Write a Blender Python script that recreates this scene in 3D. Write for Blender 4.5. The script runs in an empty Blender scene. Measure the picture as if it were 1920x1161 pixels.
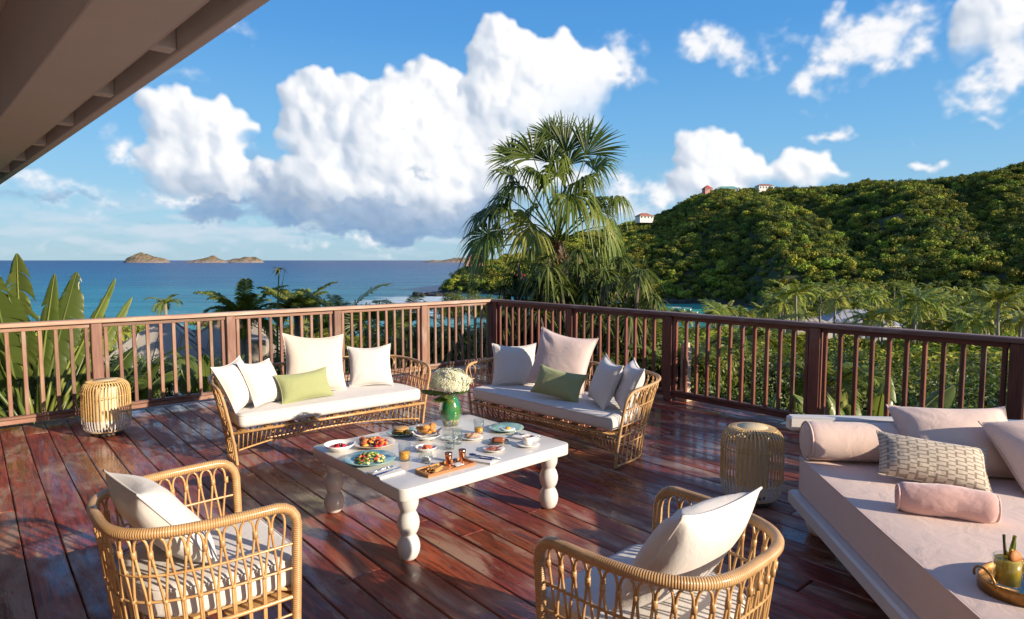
import bpy, math, random
import numpy as np
from math import sin, cos, pi, radians, atan2, sqrt
from mathutils import Vector, Matrix

SC = bpy.context.scene
COL = SC.collection
R = random.Random(7)
NR = np.random.RandomState(11)

# ------------------------------------------------------------------ camera
CAM_H = 1.65
PITCH = math.atan(92.5/1200.0)
cam_data = bpy.data.cameras.new('camera')
cam = bpy.data.objects.new('camera', cam_data)
COL.objects.link(cam)
cam.location = (0, 0, CAM_H)
cam.rotation_euler = (radians(90)-PITCH, 0, 0)
cam_data.sensor_width = 36.0
cam_data.lens = 36.0*1200/1920
cam_data.clip_start = 0.05
cam_data.clip_end = 120000
SC.camera = cam

# ------------------------------------------------------------------ sun
SUN_EL = radians(19.0)
SUN = Vector((cos(SUN_EL)*0.875, cos(SUN_EL)*-0.485, sin(SUN_EL))).normalized()
ld = bpy.data.lights.new('sun', 'SUN')
ld.energy = 4.6
SKY_MIX, SKY_GAIN, CLOUD_GAIN = 0.82, 0.62, .96
ld.angle = radians(0.6)
ld.color = (1.0, 0.85, 0.66)
sun = bpy.data.objects.new('sun', ld)
COL.objects.link(sun)
sun.rotation_euler = (-SUN).to_track_quat('-Z', 'Y').to_euler()

SC.view_settings.view_transform = 'Standard'
SC.view_settings.look = 'None'
SC.view_settings.exposure = 0.86
SC.view_settings.gamma = 1.0
SC.view_settings.use_curve_mapping = False


class NT:
    """small helper for writing node trees"""
    def __init__(s, tree):
        s.t = tree
        s.n = tree.nodes
        s.l = tree.links

    def new(s, kind, **kw):
        n = s.n.new(kind)
        for k, v in kw.items():
            setattr(n, k, v)
        return n

    def set(s, sock, v):
        if isinstance(v, bpy.types.NodeSocket):
            s.l.new(v, sock)
        elif v is not None:
            if isinstance(v, (tuple, list)) and sock.type == 'RGBA' and len(v) == 3:
                v = (*v, 1)
            sock.default_value = v

    def m(s, op, a, b=None, c=None, clamp=False):
        n = s.new('ShaderNodeMath', operation=op, use_clamp=clamp)
        for i, v in enumerate((a, b, c)):
            if v is not None:
                s.set(n.inputs[i], v)
        return n.outputs[0]

    def v(s, op, a, b=None, sc=None):
        n = s.new('ShaderNodeVectorMath', operation=op)
        s.set(n.inputs[0], a)
        if b is not None:
            s.set(n.inputs[1], b)
        if sc is not None:
            s.set(n.inputs['Scale'], sc)
        return n.outputs['Value'] if op in ('LENGTH', 'DOT_PRODUCT') else n.outputs[0]

    def comb(s, x, y, z=0.0):
        n = s.new('ShaderNodeCombineXYZ')
        for i, q in enumerate((x, y, z)):
            s.set(n.inputs[i], q)
        return n.outputs[0]

    def sep(s, v):
        n = s.new('ShaderNodeSeparateXYZ')
        s.set(n.inputs[0], v)
        return n.outputs

    def noise(s, vec, scale=5, detail=4, rough=0.5, dist=0.0, color=False, kind='FBM'):
        n = s.new('ShaderNodeTexNoise')
        if vec is not None:
            s.set(n.inputs['Vector'], vec)
        s.set(n.inputs['Scale'], scale)
        n.inputs['Detail'].default_value = detail
        n.inputs['Roughness'].default_value = rough
        n.inputs['Distortion'].default_value = dist
        return n.outputs['Color'] if color else n.outputs['Fac']

    def vor(s, vec, scale=5, rnd=1.0, feature='F1', out='Distance'):
        n = s.new('ShaderNodeTexVoronoi', feature=feature)
        if vec is not None:
            s.set(n.inputs['Vector'], vec)
        s.set(n.inputs['Scale'], scale)
        n.inputs['Randomness'].default_value = rnd
        return n.outputs[out]

    def ss(s, x, lo, hi, a=0.0, b=1.0):
        n = s.new('ShaderNodeMapRange', interpolation_type='SMOOTHSTEP')
        s.set(n.inputs[0], x)
        for i, q in enumerate((lo, hi, a, b)):
            s.set(n.inputs[i+1], q)
        return n.outputs[0]

    def lin(s, x, lo, hi, a=0.0, b=1.0):
        n = s.new('ShaderNodeMapRange')
        s.set(n.inputs[0], x)
        for i, q in enumerate((lo, hi, a, b)):
            s.set(n.inputs[i+1], q)
        return n.outputs[0]

    def mix(s, f, a, b, mode='MIX'):
        n = s.new('ShaderNodeMix', data_type='RGBA', blend_type=mode)
        s.set(n.inputs[0], f)
        s.set(n.inputs[6], a)
        s.set(n.inputs[7], b)
        return n.outputs[2]

    def ramp(s, f, stops, interp='LINEAR'):
        n = s.new('ShaderNodeValToRGB')
        s.set(n.inputs[0], f)
        cr = n.color_ramp
        cr.interpolation = interp
        while len(cr.elements) > len(stops):
            cr.elements.remove(cr.elements[-1])
        while len(cr.elements) < len(stops):
            cr.elements.new(0.5)
        for e, (p, c) in zip(cr.elements, stops):
            e.position = p
            e.color = (*c, 1) if len(c) == 3 else c
        return n.outputs[0]

    def bump(s, h, strength=0.3, dist=0.01, normal=None):
        n = s.new('ShaderNodeBump')
        s.set(n.inputs['Height'], h)
        n.inputs['Strength'].default_value = strength
        n.inputs['Distance'].default_value = dist
        if normal is not None:
            s.l.new(normal, n.inputs['Normal'])
        return n.outputs[0]


# ------------------------------------------------------------------ sky
def ray(px, py):
    """direction that a point of the sky had in the photograph, seen from the deck"""
    x, v = (px-960)/1200.0, -(py-580.5)/1200.0
    c, s = cos(PITCH), sin(PITCH)
    return (x, c+v*s, -s+v*c)


def azel(px, py):
    d = ray(px, py)
    return (atan2(d[0], d[1])*12.0, math.asin(d[2]/sqrt(d[0]**2+d[1]**2+d[2]**2))*12.0)


world = bpy.data.worlds.new('World')
SC.world = world
world.use_nodes = True
W = NT(world.node_tree)
W.n.clear()
out = W.new('ShaderNodeOutputWorld')
sky = W.new('ShaderNodeTexSky', sky_type='NISHITA')
sky.sun_disc = False
sky.sun_elevation = SUN_EL
sky.sun_rotation = atan2(SUN.x, SUN.y)
sky.air_density = 1.25
sky.dust_density = 0.35
sky.ozone_density = 3.2
gen = W.new('ShaderNodeTexCoord').outputs['Generated']
gx, gy, gz = W.sep(gen)
U = W.m('MULTIPLY', W.m('ARCTAN2', gx, gy), 12.0)
V = W.m('MULTIPLY', W.m('ARCSINE', gz), 12.0)
P = W.comb(U, V, 0.0)

# cumulus lobes: (centre px, centre py, radius x, radius y, weight)
CUM = [(790, 185, 62, 75, 1.0), (585, 178, 62, 42, 1.0), (570, 235, 55, 55, 1.0), (680, 205, 70, 55, 1), (640, 270, 95, 70, 1.0), (735, 265, 120, 90, 1.05),
       (815, 300, 95, 90, 1.0), (640, 345, 125, 70, 1.0), (760, 365, 140, 58, 1.0), (540, 350, 70, 55, .9), (855, 345, 60, 70, .9),
       (945, 100, 72, 58, 1.0), (1005, 125, 75, 60, 1.0), (985, 200, 120, 95, 1.05), (1085, 150, 70, 55, .8), (890, 290, 75, 90, .9), (960, 300, 90, 90, .8),
       (312, 200, 42, 40, 1.0), (330, 225, 58, 45, .9), (412, 245, 62, 52, 1.1), (365, 262, 52, 42, .95), (400, 300, 62, 50, 1.0), (430, 348, 62, 40, 1.0), (300, 315, 42, 52, .85), (345, 330, 48, 40, .7),
       (1880, 20, 85, 75, 1.0), (1845, 75, 70, 40, .8), (1322, 290, 55, 50, .95), (1310, 345, 70, 40, .9), (1385, 325, 62, 34, .85),
       (1505, 312, 55, 30, .85), (1530, 335, 60, 18, .8), (1505, 312, 40, 22, .6)]
# thin torn cloud: the same tuples
WISP = [(1585, 236, 30, 22, 1.3), (1565, 246, 40, 14, 1.1), (1745, 322, 40, 13, .95), (1130, 130, 80, 60, .95), (1160, 110, 50, 35, .8), (1320, 100, 62, 40, .85), (1370, 120, 50, 32, .7), (1440, 85, 42, 40, .85), (1520, 160, 42, 40, .9),
        (1590, 90, 75, 60, 1.15), (1680, 70, 85, 62, 1.25), (1720, 100, 60, 40, 1.0), (1560, 130, 70, 40, .9), (1850, 160, 85, 45, 1.0), (1900, 110, 70, 60, 1.05), (1800, 185, 60, 28, .8), (1880, 205, 70, 20, .8),
        (1180, 345, 85, 50, .8), (1230, 370, 90, 45, .85), (1080, 310, 80, 70, .7), (230, 285, 40, 32, .7), (200, 245, 40, 20, .45),
        (150, 350, 110, 22, .55), (350, 365, 190, 26, .7), (460, 275, 60, 16, .5), (150, 375, 60, 30, .5), (20, 330, 60, 25, .55), (460, 60, 42, 30, .45), (330, 145, 60, 25, .4),
        (640, 455, 260, 12, .45), (130, 460, 140, 10, .4), (470, 450, 14, 26, .6), (1000, 440, 160, 30, .6), (740, 468, 60, 9, .5)]
DARK = [(640, 398, 190, 22, .95), (770, 424, 190, 24, 1.2), (400, 398, 60, 24, 1.1), (535, 407, 44, 15, 1.1), (880, 410, 70, 34, .7), (490, 345, 30, 60, .6), (100, 372, 100, 10, .4), (430, 378, 120, 10, .6), (785, 335, 26, 12, .6)]



# ---- cloud cover, computed here from scattered billows and fractal noise over bearing and height
_pm = np.random.RandomState(5).rand(512, 512).astype(np.float32)


def vn(x, y):
    xi, yi = np.floor(x).astype(np.int32), np.floor(y).astype(np.int32)
    fx, fy = x-xi, y-yi
    fx, fy = fx*fx*(3-2*fx), fy*fy*(3-2*fy)
    x0, x1, y0, y1 = xi & 511, (xi+1) & 511, yi & 511, (yi+1) & 511
    return (_pm[x0, y0]*(1-fx)+_pm[x1, y0]*fx)*(1-fy)+(_pm[x0, y1]*(1-fx)+_pm[x1, y1]*fx)*fy


def fb(x, y, o=5, g=.5):
    v, a, s_ = 0, 1.0, 0
    for i in range(o):
        v = v+a*vn(x*2.03**i+31.7*i+100, y*2.03**i+11.3*i+100)
        s_ += a
        a *= g
    return v/s_


def sstep(x, a, b):
    t_ = np.clip((x-a)/(b-a), 0, 1)
    return t_*t_*(3-2*t_)


def blur(A, n):
    for _ in range(2):
        for ax in (0, 1):
            c_ = np.cumsum(np.concatenate([np.repeat(np.take(A, [0], ax), n+1, ax), A, np.repeat(np.take(A, [-1], ax), n, ax)], ax), axis=ax)
            m_ = A.shape[ax]
            A = (np.take(c_, range(2*n+1, 2*n+1+m_), ax)-np.take(c_, range(0, m_), ax))/(2*n+1)
    return A


NX, NY = 1680, 720
U0, U1, V0, V1 = -10.5, 10.5, -0.6, 8.4
PX = NX/(U1-U0)
ug = (np.arange(NX, dtype=np.float32)+.5)/PX+U0
vg = (np.arange(NY, dtype=np.float32)+.5)/PX+V0
UU, VV = np.meshgrid(ug, vg)                      # rows: height above the horizon
wx = fb(UU*.9, VV*.9, 3)-.5; wy = fb(UU*.9+40, VV*.9+7, 3)-.5
fx_ = fb(UU*3.1+9, VV*3.1, 5, .55)-.5; fy_ = fb(UU*3.1, VV*3.1+70, 5, .55)-.5


def ell(L, grow=1.0):
    o_ = []
    for (cx, cy, rx, ry, w) in L:
        u, v = azel(cx, cy)
        o_.append((u, v, abs(azel(cx+rx, cy)[0]-u)*grow, abs(azel(cx, cy-ry)[1]-v)*grow, w))
    return o_


def field(L, warp=.5, fine=.3, grow=1.0):
    X, Y = UU+wx*warp+fx_*fine, VV+wy*warp+fy_*fine
    F = np.full(UU.shape, -1.0, np.float32)
    for (u, v, a, b, w) in ell(L, grow):
        F = np.maximum(F, w*(1-np.sqrt(((X-u)/a)**2+((Y-v)/b)**2)))
    return F


rc_ = np.random.RandomState(12)
balls = []
for (u, v, a, b, w) in ell(CUM, 1.04):
    balls.append((u, v, 0.0, a*.92, b*.92))
    nc = int(16+38*a*b)
    for _ in range(nc):
        an = rc_.rand()*2*pi
        q = rc_.rand()**.38
        r_ = (a*b)**.5*rc_.uniform(.20, .44)
        x, y = u+a*.86*q*cos(an), v+b*.86*q*sin(an)
        zc = (a*b)**.5*.9*sqrt(max(0, 1-q*q))
        balls.append((x, y, zc, r_, r_))
        for _ in range(4):
            a2 = rc_.rand()*2*pi
            r2 = r_*rc_.uniform(.30, .5)
            q2 = rc_.uniform(.3, 1)
            balls.append((x+r_*q2*cos(a2), y+r_*q2*sin(a2), zc+r_*.95*sqrt(max(0, 1-q2*q2)), r2, r2))
            for _ in range(2):
                a3 = rc_.rand()*2*pi
                balls.append((x+r_*q2*cos(a2)+r2*.8*cos(a3), y+r_*q2*sin(a2)+r2*.8*sin(a3), zc+r_*.95*sqrt(max(0, 1-q2*q2))+r2*.3, r2*.5, r2*.5))
Hm = np.full(UU.shape, -1.0, np.float32)
for (x, y, zc, a, b) in balls:
    i0, i1 = int((x-a-U0)*PX)-1, int((x+a-U0)*PX)+2
    j0, j1 = int((y-b-V0)*PX)-1, int((y+b-V0)*PX)+2
    i0, i1, j0, j1 = max(i0, 0), min(i1, NX), max(j0, 0), min(j1, NY)
    if i1 <= i0 or j1 <= j0:
        continue
    d2 = ((UU[j0:j1, i0:i1]-x)/a)**2+((VV[j0:j1, i0:i1]-y)/b)**2
    h = np.where(d2 < 1, zc+min(a, b)*np.sqrt(np.clip(1-d2, 0, 1)), -1)
    Hm[j0:j1, i0:i1] = np.maximum(Hm[j0:j1, i0:i1], h)


def warp_sample(A, s_):
    X = np.clip((UU+fx_*s_+wx*.15-U0)*PX-.5, 0, NX-1.01); Y = np.clip((VV+fy_*s_+wy*.15-V0)*PX-.5, 0, NY-1.01)
    xi, yi = X.astype(int), Y.astype(int)
    fx, fy = X-xi, Y-yi
    return (A[yi, xi]*(1-fx)+A[yi, xi+1]*fx)*(1-fy)+(A[yi+1, xi]*(1-fx)+A[yi+1, xi+1]*fx)*fy


cov = (Hm > -.5).astype(np.float32)
Hm = np.where(Hm < -.5, 0, Hm)
Hs = warp_sample(blur(Hm, 2), .30)
cov = warp_sample(blur(cov, 3), .30)
edge = fb(UU*5, VV*5, 5, .6)
a_c = sstep(blur(cov, 2)+(edge-.5)*.95, .26, .90)


soft_c = sstep(blur(cov, 16)+(fb(UU*2.3, VV*3.0, 6, .62)-.5)*.9, .42, 1.05)
up_ = np.gradient(blur(cov, 12), axis=0)*PX
low_side = sstep(up_+wx*.6, .10, 1.0)
a_c = a_c*(1-low_side*.85)+np.minimum(soft_c, 1)*low_side*.85


def light(H, k):
    gx_ = np.gradient(H, axis=1)*PX*k
    gy_ = np.gradient(H, axis=0)*PX*k
    n_ = np.sqrt(gx_**2+gy_**2+1)
    return (-gx_*.66-gy_*.46+.59)/n_


Hb = blur(Hs, 7); Hbb = blur(Hs, 30)
detail = (fb(UU*2.2, VV*2.2, 6, .6)-.5)*.50
lit = .36*light(blur(Hs, 2)+detail*.12, .8)+.42*light(Hb, 1.0)+.40*light(Hbb, 1.3)
occ = np.clip((blur(Hs, 16)-Hs)*1.1, 0, .6)
lit = .40+.62*lit-occ*.40+detail*.22
# flat grey bases where the towers stand
base_v = np.interp(UU, [-10.5, -8, -6.5, -3.4, -1.2, 0, 3, 10], [.9, 1.05, 1.15, 1.0, .85, .9, 1.1, 1.0])
lit = lit-.30*sstep(VV+wx*.3, base_v+.55, base_v-.05)*(UU < 2)
# the far tower behind fades into haze to its lower right
lit = np.clip(lit, 0, 1)
pts = np.array([0, .35, .6, .82, 1.0])


def ramp3(x, cols):
    cols = np.array(cols)
    return np.stack([np.interp(x, pts, cols[:, k]) for k in range(3)], -1)


c_cum = ramp3(lit, [(.36, .45, .58), (.50, .58, .70), (.70, .75, .83), (.90, .91, .93), (1.02, 1.0, .98)])
fade = 1-.55*sstep(UU, -.4, 2.2)*sstep(VV, 3.6, 2.4)*(UU < 2.4)
a_c = a_c*fade
nw = fb(UU*2.6, VV*3.4, 7, .62)
a_w = sstep(field(WISP, .7, .5, 1.25)+(nw-.5)*1.5, .12, .95)*.93
nl = fb(UU*2.6+.25, VV*3.4+.2, 7, .62)
c_w = ramp3(np.clip(.45+a_w*.45+(nw-nl)*1.2, 0, 1), [(.48, .60, .76), (.58, .68, .80), (.72, .77, .86), (.88, .89, .92), (.96, .95, .95)])
nd = fb(UU*2.2, VV*3.8+20, 6, .6)
a_d = sstep(field(DARK, .5, .5, 1.3)+(nd-.5)*1.1, .02, .55)*.88
c_d = ramp3(np.clip(.2+nd*.6+VV*.08, 0, 1), [(.10, .23, .45), (.16, .30, .52), (.25, .38, .58), (.36, .47, .66), (.46, .56, .72)])
# thin veil of haze cloud low over the sea
veil = sstep(fb(UU*1.1, VV*6, 5, .55), .46, .72)*np.exp(-((VV-.42)/.45)**2)*.75
# composite: veil, wisps, cumulus, dark scraps
A_ = veil
C_ = np.ones(UU.shape+(3,), np.float32)*np.array([.62, .70, .80])


def over(C_, A_, c, a):
    Ao = a+A_*(1-a)
    return (c*a[..., None]+C_*(A_*(1-a))[..., None])/np.maximum(Ao, 1e-4)[..., None], Ao


C_, A_ = over(C_, A_, c_w, a_w)
C_, A_ = over(C_, A_, c_cum, a_c)
C_, A_ = over(C_, A_, c_d, a_d*np.clip(1.15-a_c*.5, 0, 1))
A_ = blur(A_, 1)*sstep(VV, -.02, .10)
img = bpy.data.images.new('cloud_cover', NX, NY, alpha=False, float_buffer=True)
img.colorspace_settings.name = 'Non-Color'
buf = np.ones((NY, NX, 4), np.float32)
buf[..., :3] = C_
img.pixels.foreach_set(buf.ravel())
img.pack()
img2 = bpy.data.images.new('cloud_amount', NX, NY, alpha=False, float_buffer=True)
img2.colorspace_settings.name = 'Non-Color'
buf[..., :3] = A_[..., None]
img2.pixels.foreach_set(buf.ravel())
img2.pack()
uvw = W.comb(W.lin(U, U0, U1, 0, 1), W.lin(V, V0, V1, 0, 1), 0)


def tex(im):
    n = W.new('ShaderNodeTexImage', image=im, extension='EXTEND', interpolation='Cubic')
    W.set(n.inputs[0], uvw)
    return n.outputs[0]


inside = W.m('MULTIPLY', W.ss(W.m('ABSOLUTE', U), 10.4, 9.2), W.ss(V, 8.3, 7.2))
cl_a = W.m('MULTIPLY', tex(img2), inside)
cl_c = tex(img)
# beyond the frame the same kind of scattered cloud goes on
gen_n = W.noise(P, 0.42, 4, 0.58)
out_a = W.m('MULTIPLY', W.m('SUBTRACT', 1.0, inside), W.m('MULTIPLY', W.ss(gen_n, .50, .66), W.ss(V, -.1, .8)))
cl_a = W.m('MAXIMUM', cl_a, W.m('MULTIPLY', out_a, .85))
cl_c = W.mix(W.m('MULTIPLY', W.m('SUBTRACT', 1.0, inside), 1.0), cl_c, (.84, .86, .90))
# open sky: the Nishita sky, drawn towards the clean trade-wind blue of the photograph
grad = W.ramp(W.lin(V, 0.0, 12.0), [(0, (.345, .560, .715)), (.07, (.290, .550, .770)), (.18, (.170, .455, .790)), (.33, (.075, .320, .735)), (.55, (.040, .21, .60)), (1, (.02, .11, .42))])
nis = W.v('SCALE', sky.outputs[0], sc=0.105)
base = W.mix(SKY_MIX, nis, grad)
bg_s = W.new('ShaderNodeBackground')
W.set(bg_s.inputs[0], W.mix(cl_a, base, W.v('SCALE', cl_c, sc=CLOUD_GAIN)))
bg_s.inputs[1].default_value = SKY_GAIN
W.l.new(bg_s.outputs[0], out.inputs[0])
try:
    world.cycles.sampling_method = 'MANUAL'
    world.cycles.sample_map_resolution = 512
except Exception:
    pass

# ------------------------------------------------------------------ mesh helpers
class G:
    """collects geometry and builds ONE mesh object"""
    def __init__(s):
        s.V, s.Q, s.T, s.A, s.n = [], [], [], [], 0

    def add(s, v, q=None, t=None, a=0.5):
        v = np.asarray(v, float).reshape(-1, 3)
        if q is not None and len(q):
            s.Q.append(np.asarray(q, int).reshape(-1, 4)+s.n)
        if t is not None and len(t):
            s.T.append(np.asarray(t, int).reshape(-1, 3)+s.n)
        s.V.append(v)
        s.A.append(np.full(len(v), a) if np.isscalar(a) else np.asarray(a, float))
        s.n += len(v)
        return s

    def grid(s, P, closed_u=False, a=0.5):
        """P: (nu, nv, 3) array of points"""
        P = np.asarray(P, float)
        nu, nv = P.shape[:2]
        idx = np.arange(nu*nv).reshape(nu, nv)
        A = idx if not closed_u else np.vstack([idx, idx[:1]])
        q = np.stack([A[:-1, :-1], A[1:, :-1], A[1:, 1:], A[:-1, 1:]], -1).reshape(-1, 4)
        return s.add(P.reshape(-1, 3), q, a=a)

    def box(s, c, size, rot=None, a=0.5, bev=0.0):
        x, y, z = [q/2 for q in size]
        if bev <= 0:
            v = np.array([(-x, -y, -z), (x, -y, -z), (x, y, -z), (-x, y, -z), (-x, -y, z), (x, -y, z), (x, y, z), (-x, y, z)])
            q = [(0, 3, 2, 1), (4, 5, 6, 7), (0, 1, 5, 4), (1, 2, 6, 5), (2, 3, 7, 6), (3, 0, 4, 7)]
            t = None
        else:
            b = min(bev, x*.9, y*.9, z*.9)
            v, q = [], []
            def ring(rx, ry, zz, bb):
                return [(-rx+bb, -ry, zz), (rx-bb, -ry, zz), (rx, -ry+bb, zz), (rx, ry-bb, zz), (rx-bb, ry, zz), (-rx+bb, ry, zz), (-rx, ry-bb, zz), (-rx, -ry+bb, zz)]
            for (rx, ry, zz) in ((x-b, y-b, -z), (x, y, -z+b), (x, y, z-b), (x-b, y-b, z)):
                v += ring(rx, ry, zz, b*.9)
            for k in range(3):
                for i in range(8):
                    j = (i+1) % 8
                    q.append((k*8+i, k*8+j, (k+1)*8+j, (k+1)*8+i))
            q += [(0, 7, 2, 1), (7, 6, 3, 2), (6, 5, 4, 3), (24, 25, 26, 31), (31, 26, 27, 30), (30, 27, 28, 29)]
            v = np.array(v)
        if rot is not None:
            v = v @ np.array(rot.to_3x3()).T if isinstance(rot, Matrix) else v @ np.array(rot).T
        return s.add(v+np.array(c), q, a=a)

    def tube(s, pts, r, n=6, cap=True, a=0.5, closed=False):
        p = np.asarray(pts, float)
        m = len(p)
        rr = np.full(m, r) if np.isscalar(r) else np.asarray(r, float)
        if closed:
            t = np.roll(p, -1, 0)-np.roll(p, 1, 0)
        else:
            t = np.gradient(p, axis=0)
        t /= np.linalg.norm(t, axis=1)[:, None]+1e-12
        ref = np.array([0, 0, 1.0]) if abs(t[0][2]) < .9 else np.array([1.0, 0, 0])
        nrm = np.zeros_like(p)
        u = np.cross(t[0], ref)
        u /= np.linalg.norm(u)
        for i in range(m):
            u = u-t[i]*np.dot(u, t[i])
            u /= np.linalg.norm(u)+1e-12
            nrm[i] = u
        b = np.cross(t, nrm)
        an = np.arange(n)*2*pi/n
        v = p[:, None, :]+rr[:, None, None]*(np.cos(an)[None, :, None]*nrm[:, None, :]+np.sin(an)[None, :, None]*b[:, None, :])
        idx = np.arange(m*n).reshape(m, n)
        J = np.roll(idx, -1, 1)
        if closed:
            K = np.roll(idx, -1, 0)
            q = np.stack([idx, J, np.roll(J, -1, 0), K], -1).reshape(-1, 4)
            return s.add(v.reshape(-1, 3), q, a=a)
        q = np.stack([idx[:-1], J[:-1], J[1:], idx[1:]], -1).reshape(-1, 4)
        v = v.reshape(-1, 3)
        tr = None
        if cap:
            v = np.vstack([v, p[0], p[-1]])
            tr = [(m*n, (i+1) % n, i) for i in range(n)]+[(m*n+1, (m-1)*n+i, (m-1)*n+(i+1) % n) for i in range(n)]
        return s.add(v, q, tr, a=a)

    def lathe(s, prof, n=24, c=(0, 0, 0), a=0.5, sx=1, sy=1):
        prof = np.asarray(prof, float)
        an = np.arange(n)*2*pi/n
        P = np.stack([np.outer(np.cos(an), prof[:, 0])*sx+c[0], np.outer(np.sin(an), prof[:, 0])*sy+c[1], np.tile(prof[:, 1], (n, 1))+c[2]], -1)
        return s.grid(P, closed_u=True, a=a)

    def slab(s, outline, z0, z1, r=0.02, k=4, a=0.5, bulge=0.0):
        """soft-edged slab over a 2-D outline"""
        o = np.asarray(outline, float)
        c = o.mean(0)
        d = np.roll(o, -1, 0)-np.roll(o, 1, 0)
        nn = np.stack([d[:, 1], -d[:, 0]], -1)
        nn /= np.linalg.norm(nn, axis=1)[:, None]+1e-9
        area = np.sum(o[:, 0]*np.roll(o[:, 1], -1)-np.roll(o[:, 0], -1)*o[:, 1])
        if area < 0:
            nn = -nn
        rings = []
        for i in range(k+1):
            t = pi/2*i/k
            rings.append(np.c_[o-nn*r*(1-sin(t)), np.full(len(o), z0+r*(1-cos(t)))])
        for i in range(k+1):
            t = pi/2*i/k
            rings.append(np.c_[o-nn*r*(1-cos(t)), np.full(len(o), z1-r*(1-sin(t)))])
        base = o-nn*r
        for f in (.75, .45, .15):
            rings.append(np.c_[c+(base-c)*f, np.full(len(o), z1+bulge*(1-f*f))])
        Rg = np.stack(rings, 1)
        nu, nv = Rg.shape[:2]
        s.grid(Rg, closed_u=True, a=a)
        st = s.n-nu*nv
        v = [(c[0], c[1], z0), (c[0], c[1], z1+bulge)]
        t = []
        for i in range(nu):
            j = (i+1) % nu
            t.append((nu*nv+0, j*nv, i*nv))
            t.append((nu*nv+1, i*nv+nv-1, j*nv+nv-1))
        s.V.append(np.array(v)); s.A.append(np.full(2, a if np.isscalar(a) else .5))
        s.T.append(np.array(t)+st)
        s.n += 2
        return s

    def mesh(s, name, mat, smooth=True):
        V = np.vstack(s.V)
        Q = np.vstack(s.Q) if s.Q else np.zeros((0, 4), int)
        T = np.vstack(s.T) if s.T else np.zeros((0, 3), int)
        me = bpy.data.meshes.new(name)
        me.vertices.add(len(V))
        me.vertices.foreach_set('co', V.astype(np.float32).ravel())
        loops = np.concatenate([Q.ravel(), T.ravel()]).astype(np.int32)
        me.loops.add(len(loops))
        me.loops.foreach_set('vertex_index', loops)
        nf = len(Q)+len(T)
        me.polygons.add(nf)
        st = np.concatenate([np.arange(len(Q))*4, len(Q)*4+np.arange(len(T))*3]).astype(np.int32)
        me.polygons.foreach_set('loop_start', st)
        try:
            me.polygons.foreach_set('loop_total', np.concatenate([np.full(len(Q), 4), np.full(len(T), 3)]).astype(np.int32))
        except Exception:
            pass
        me.polygons.foreach_set('use_smooth', np.full(nf, smooth))
        at = me.attributes.new('tone', 'FLOAT', 'POINT')
        at.data.foreach_set('value', np.concatenate(s.A).astype(np.float32))
        me.update(calc_edges=True)
        if mat:
            me.materials.append(mat)
        return me

    def build(s, name, mat, parent=None, smooth=True, kind=None, auto=None):
        o = bpy.data.objects.new(name, s.mesh(name, mat, smooth))
        COL.objects.link(o)
        if auto is not None:
            sharp(o.data, auto)
        if parent is not None:
            o.parent = parent
        if kind:
            o['kind'] = kind
        return o


def sharp(me, deg):
    """smooth shading that keeps edges above an angle crisp"""
    import bmesh
    bm = bmesh.new()
    bm.from_mesh(me)
    for e in bm.edges:
        if len(e.link_faces) == 2 and e.calc_face_angle(0) > radians(deg):
            e.smooth = False
    bm.to_mesh(me)
    bm.free()


def link(name, me, parent=None, loc=(0, 0, 0), rz=0.0, rot=None, scale=None):
    o = bpy.data.objects.new(name, me)
    COL.objects.link(o)
    o.location = loc
    o.rotation_euler = rot if rot is not None else (0, 0, rz)
    if scale is not None:
        o.scale = (scale,)*3 if np.isscalar(scale) else scale
    if parent is not None:
        o.parent = parent
    return o


def thing(name, label, cat, loc=(0, 0, 0), rz=0.0, group=None):
    o = bpy.data.objects.new(name, None)
    COL.objects.link(o)
    o.empty_display_size = 0.1
    o.location = loc
    o.rotation_euler = (0, 0, rz)
    return tag(o, label, cat, group)


def tag(o, label, cat, group=None):
    o['label'] = label
    o['category'] = cat
    if group:
        o['group'] = group
    return o


def struct(o):
    o['kind'] = 'structure'
    return o


def norm(v):
    v = np.asarray(v, float)
    return v/(np.linalg.norm(v)+1e-12)


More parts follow.
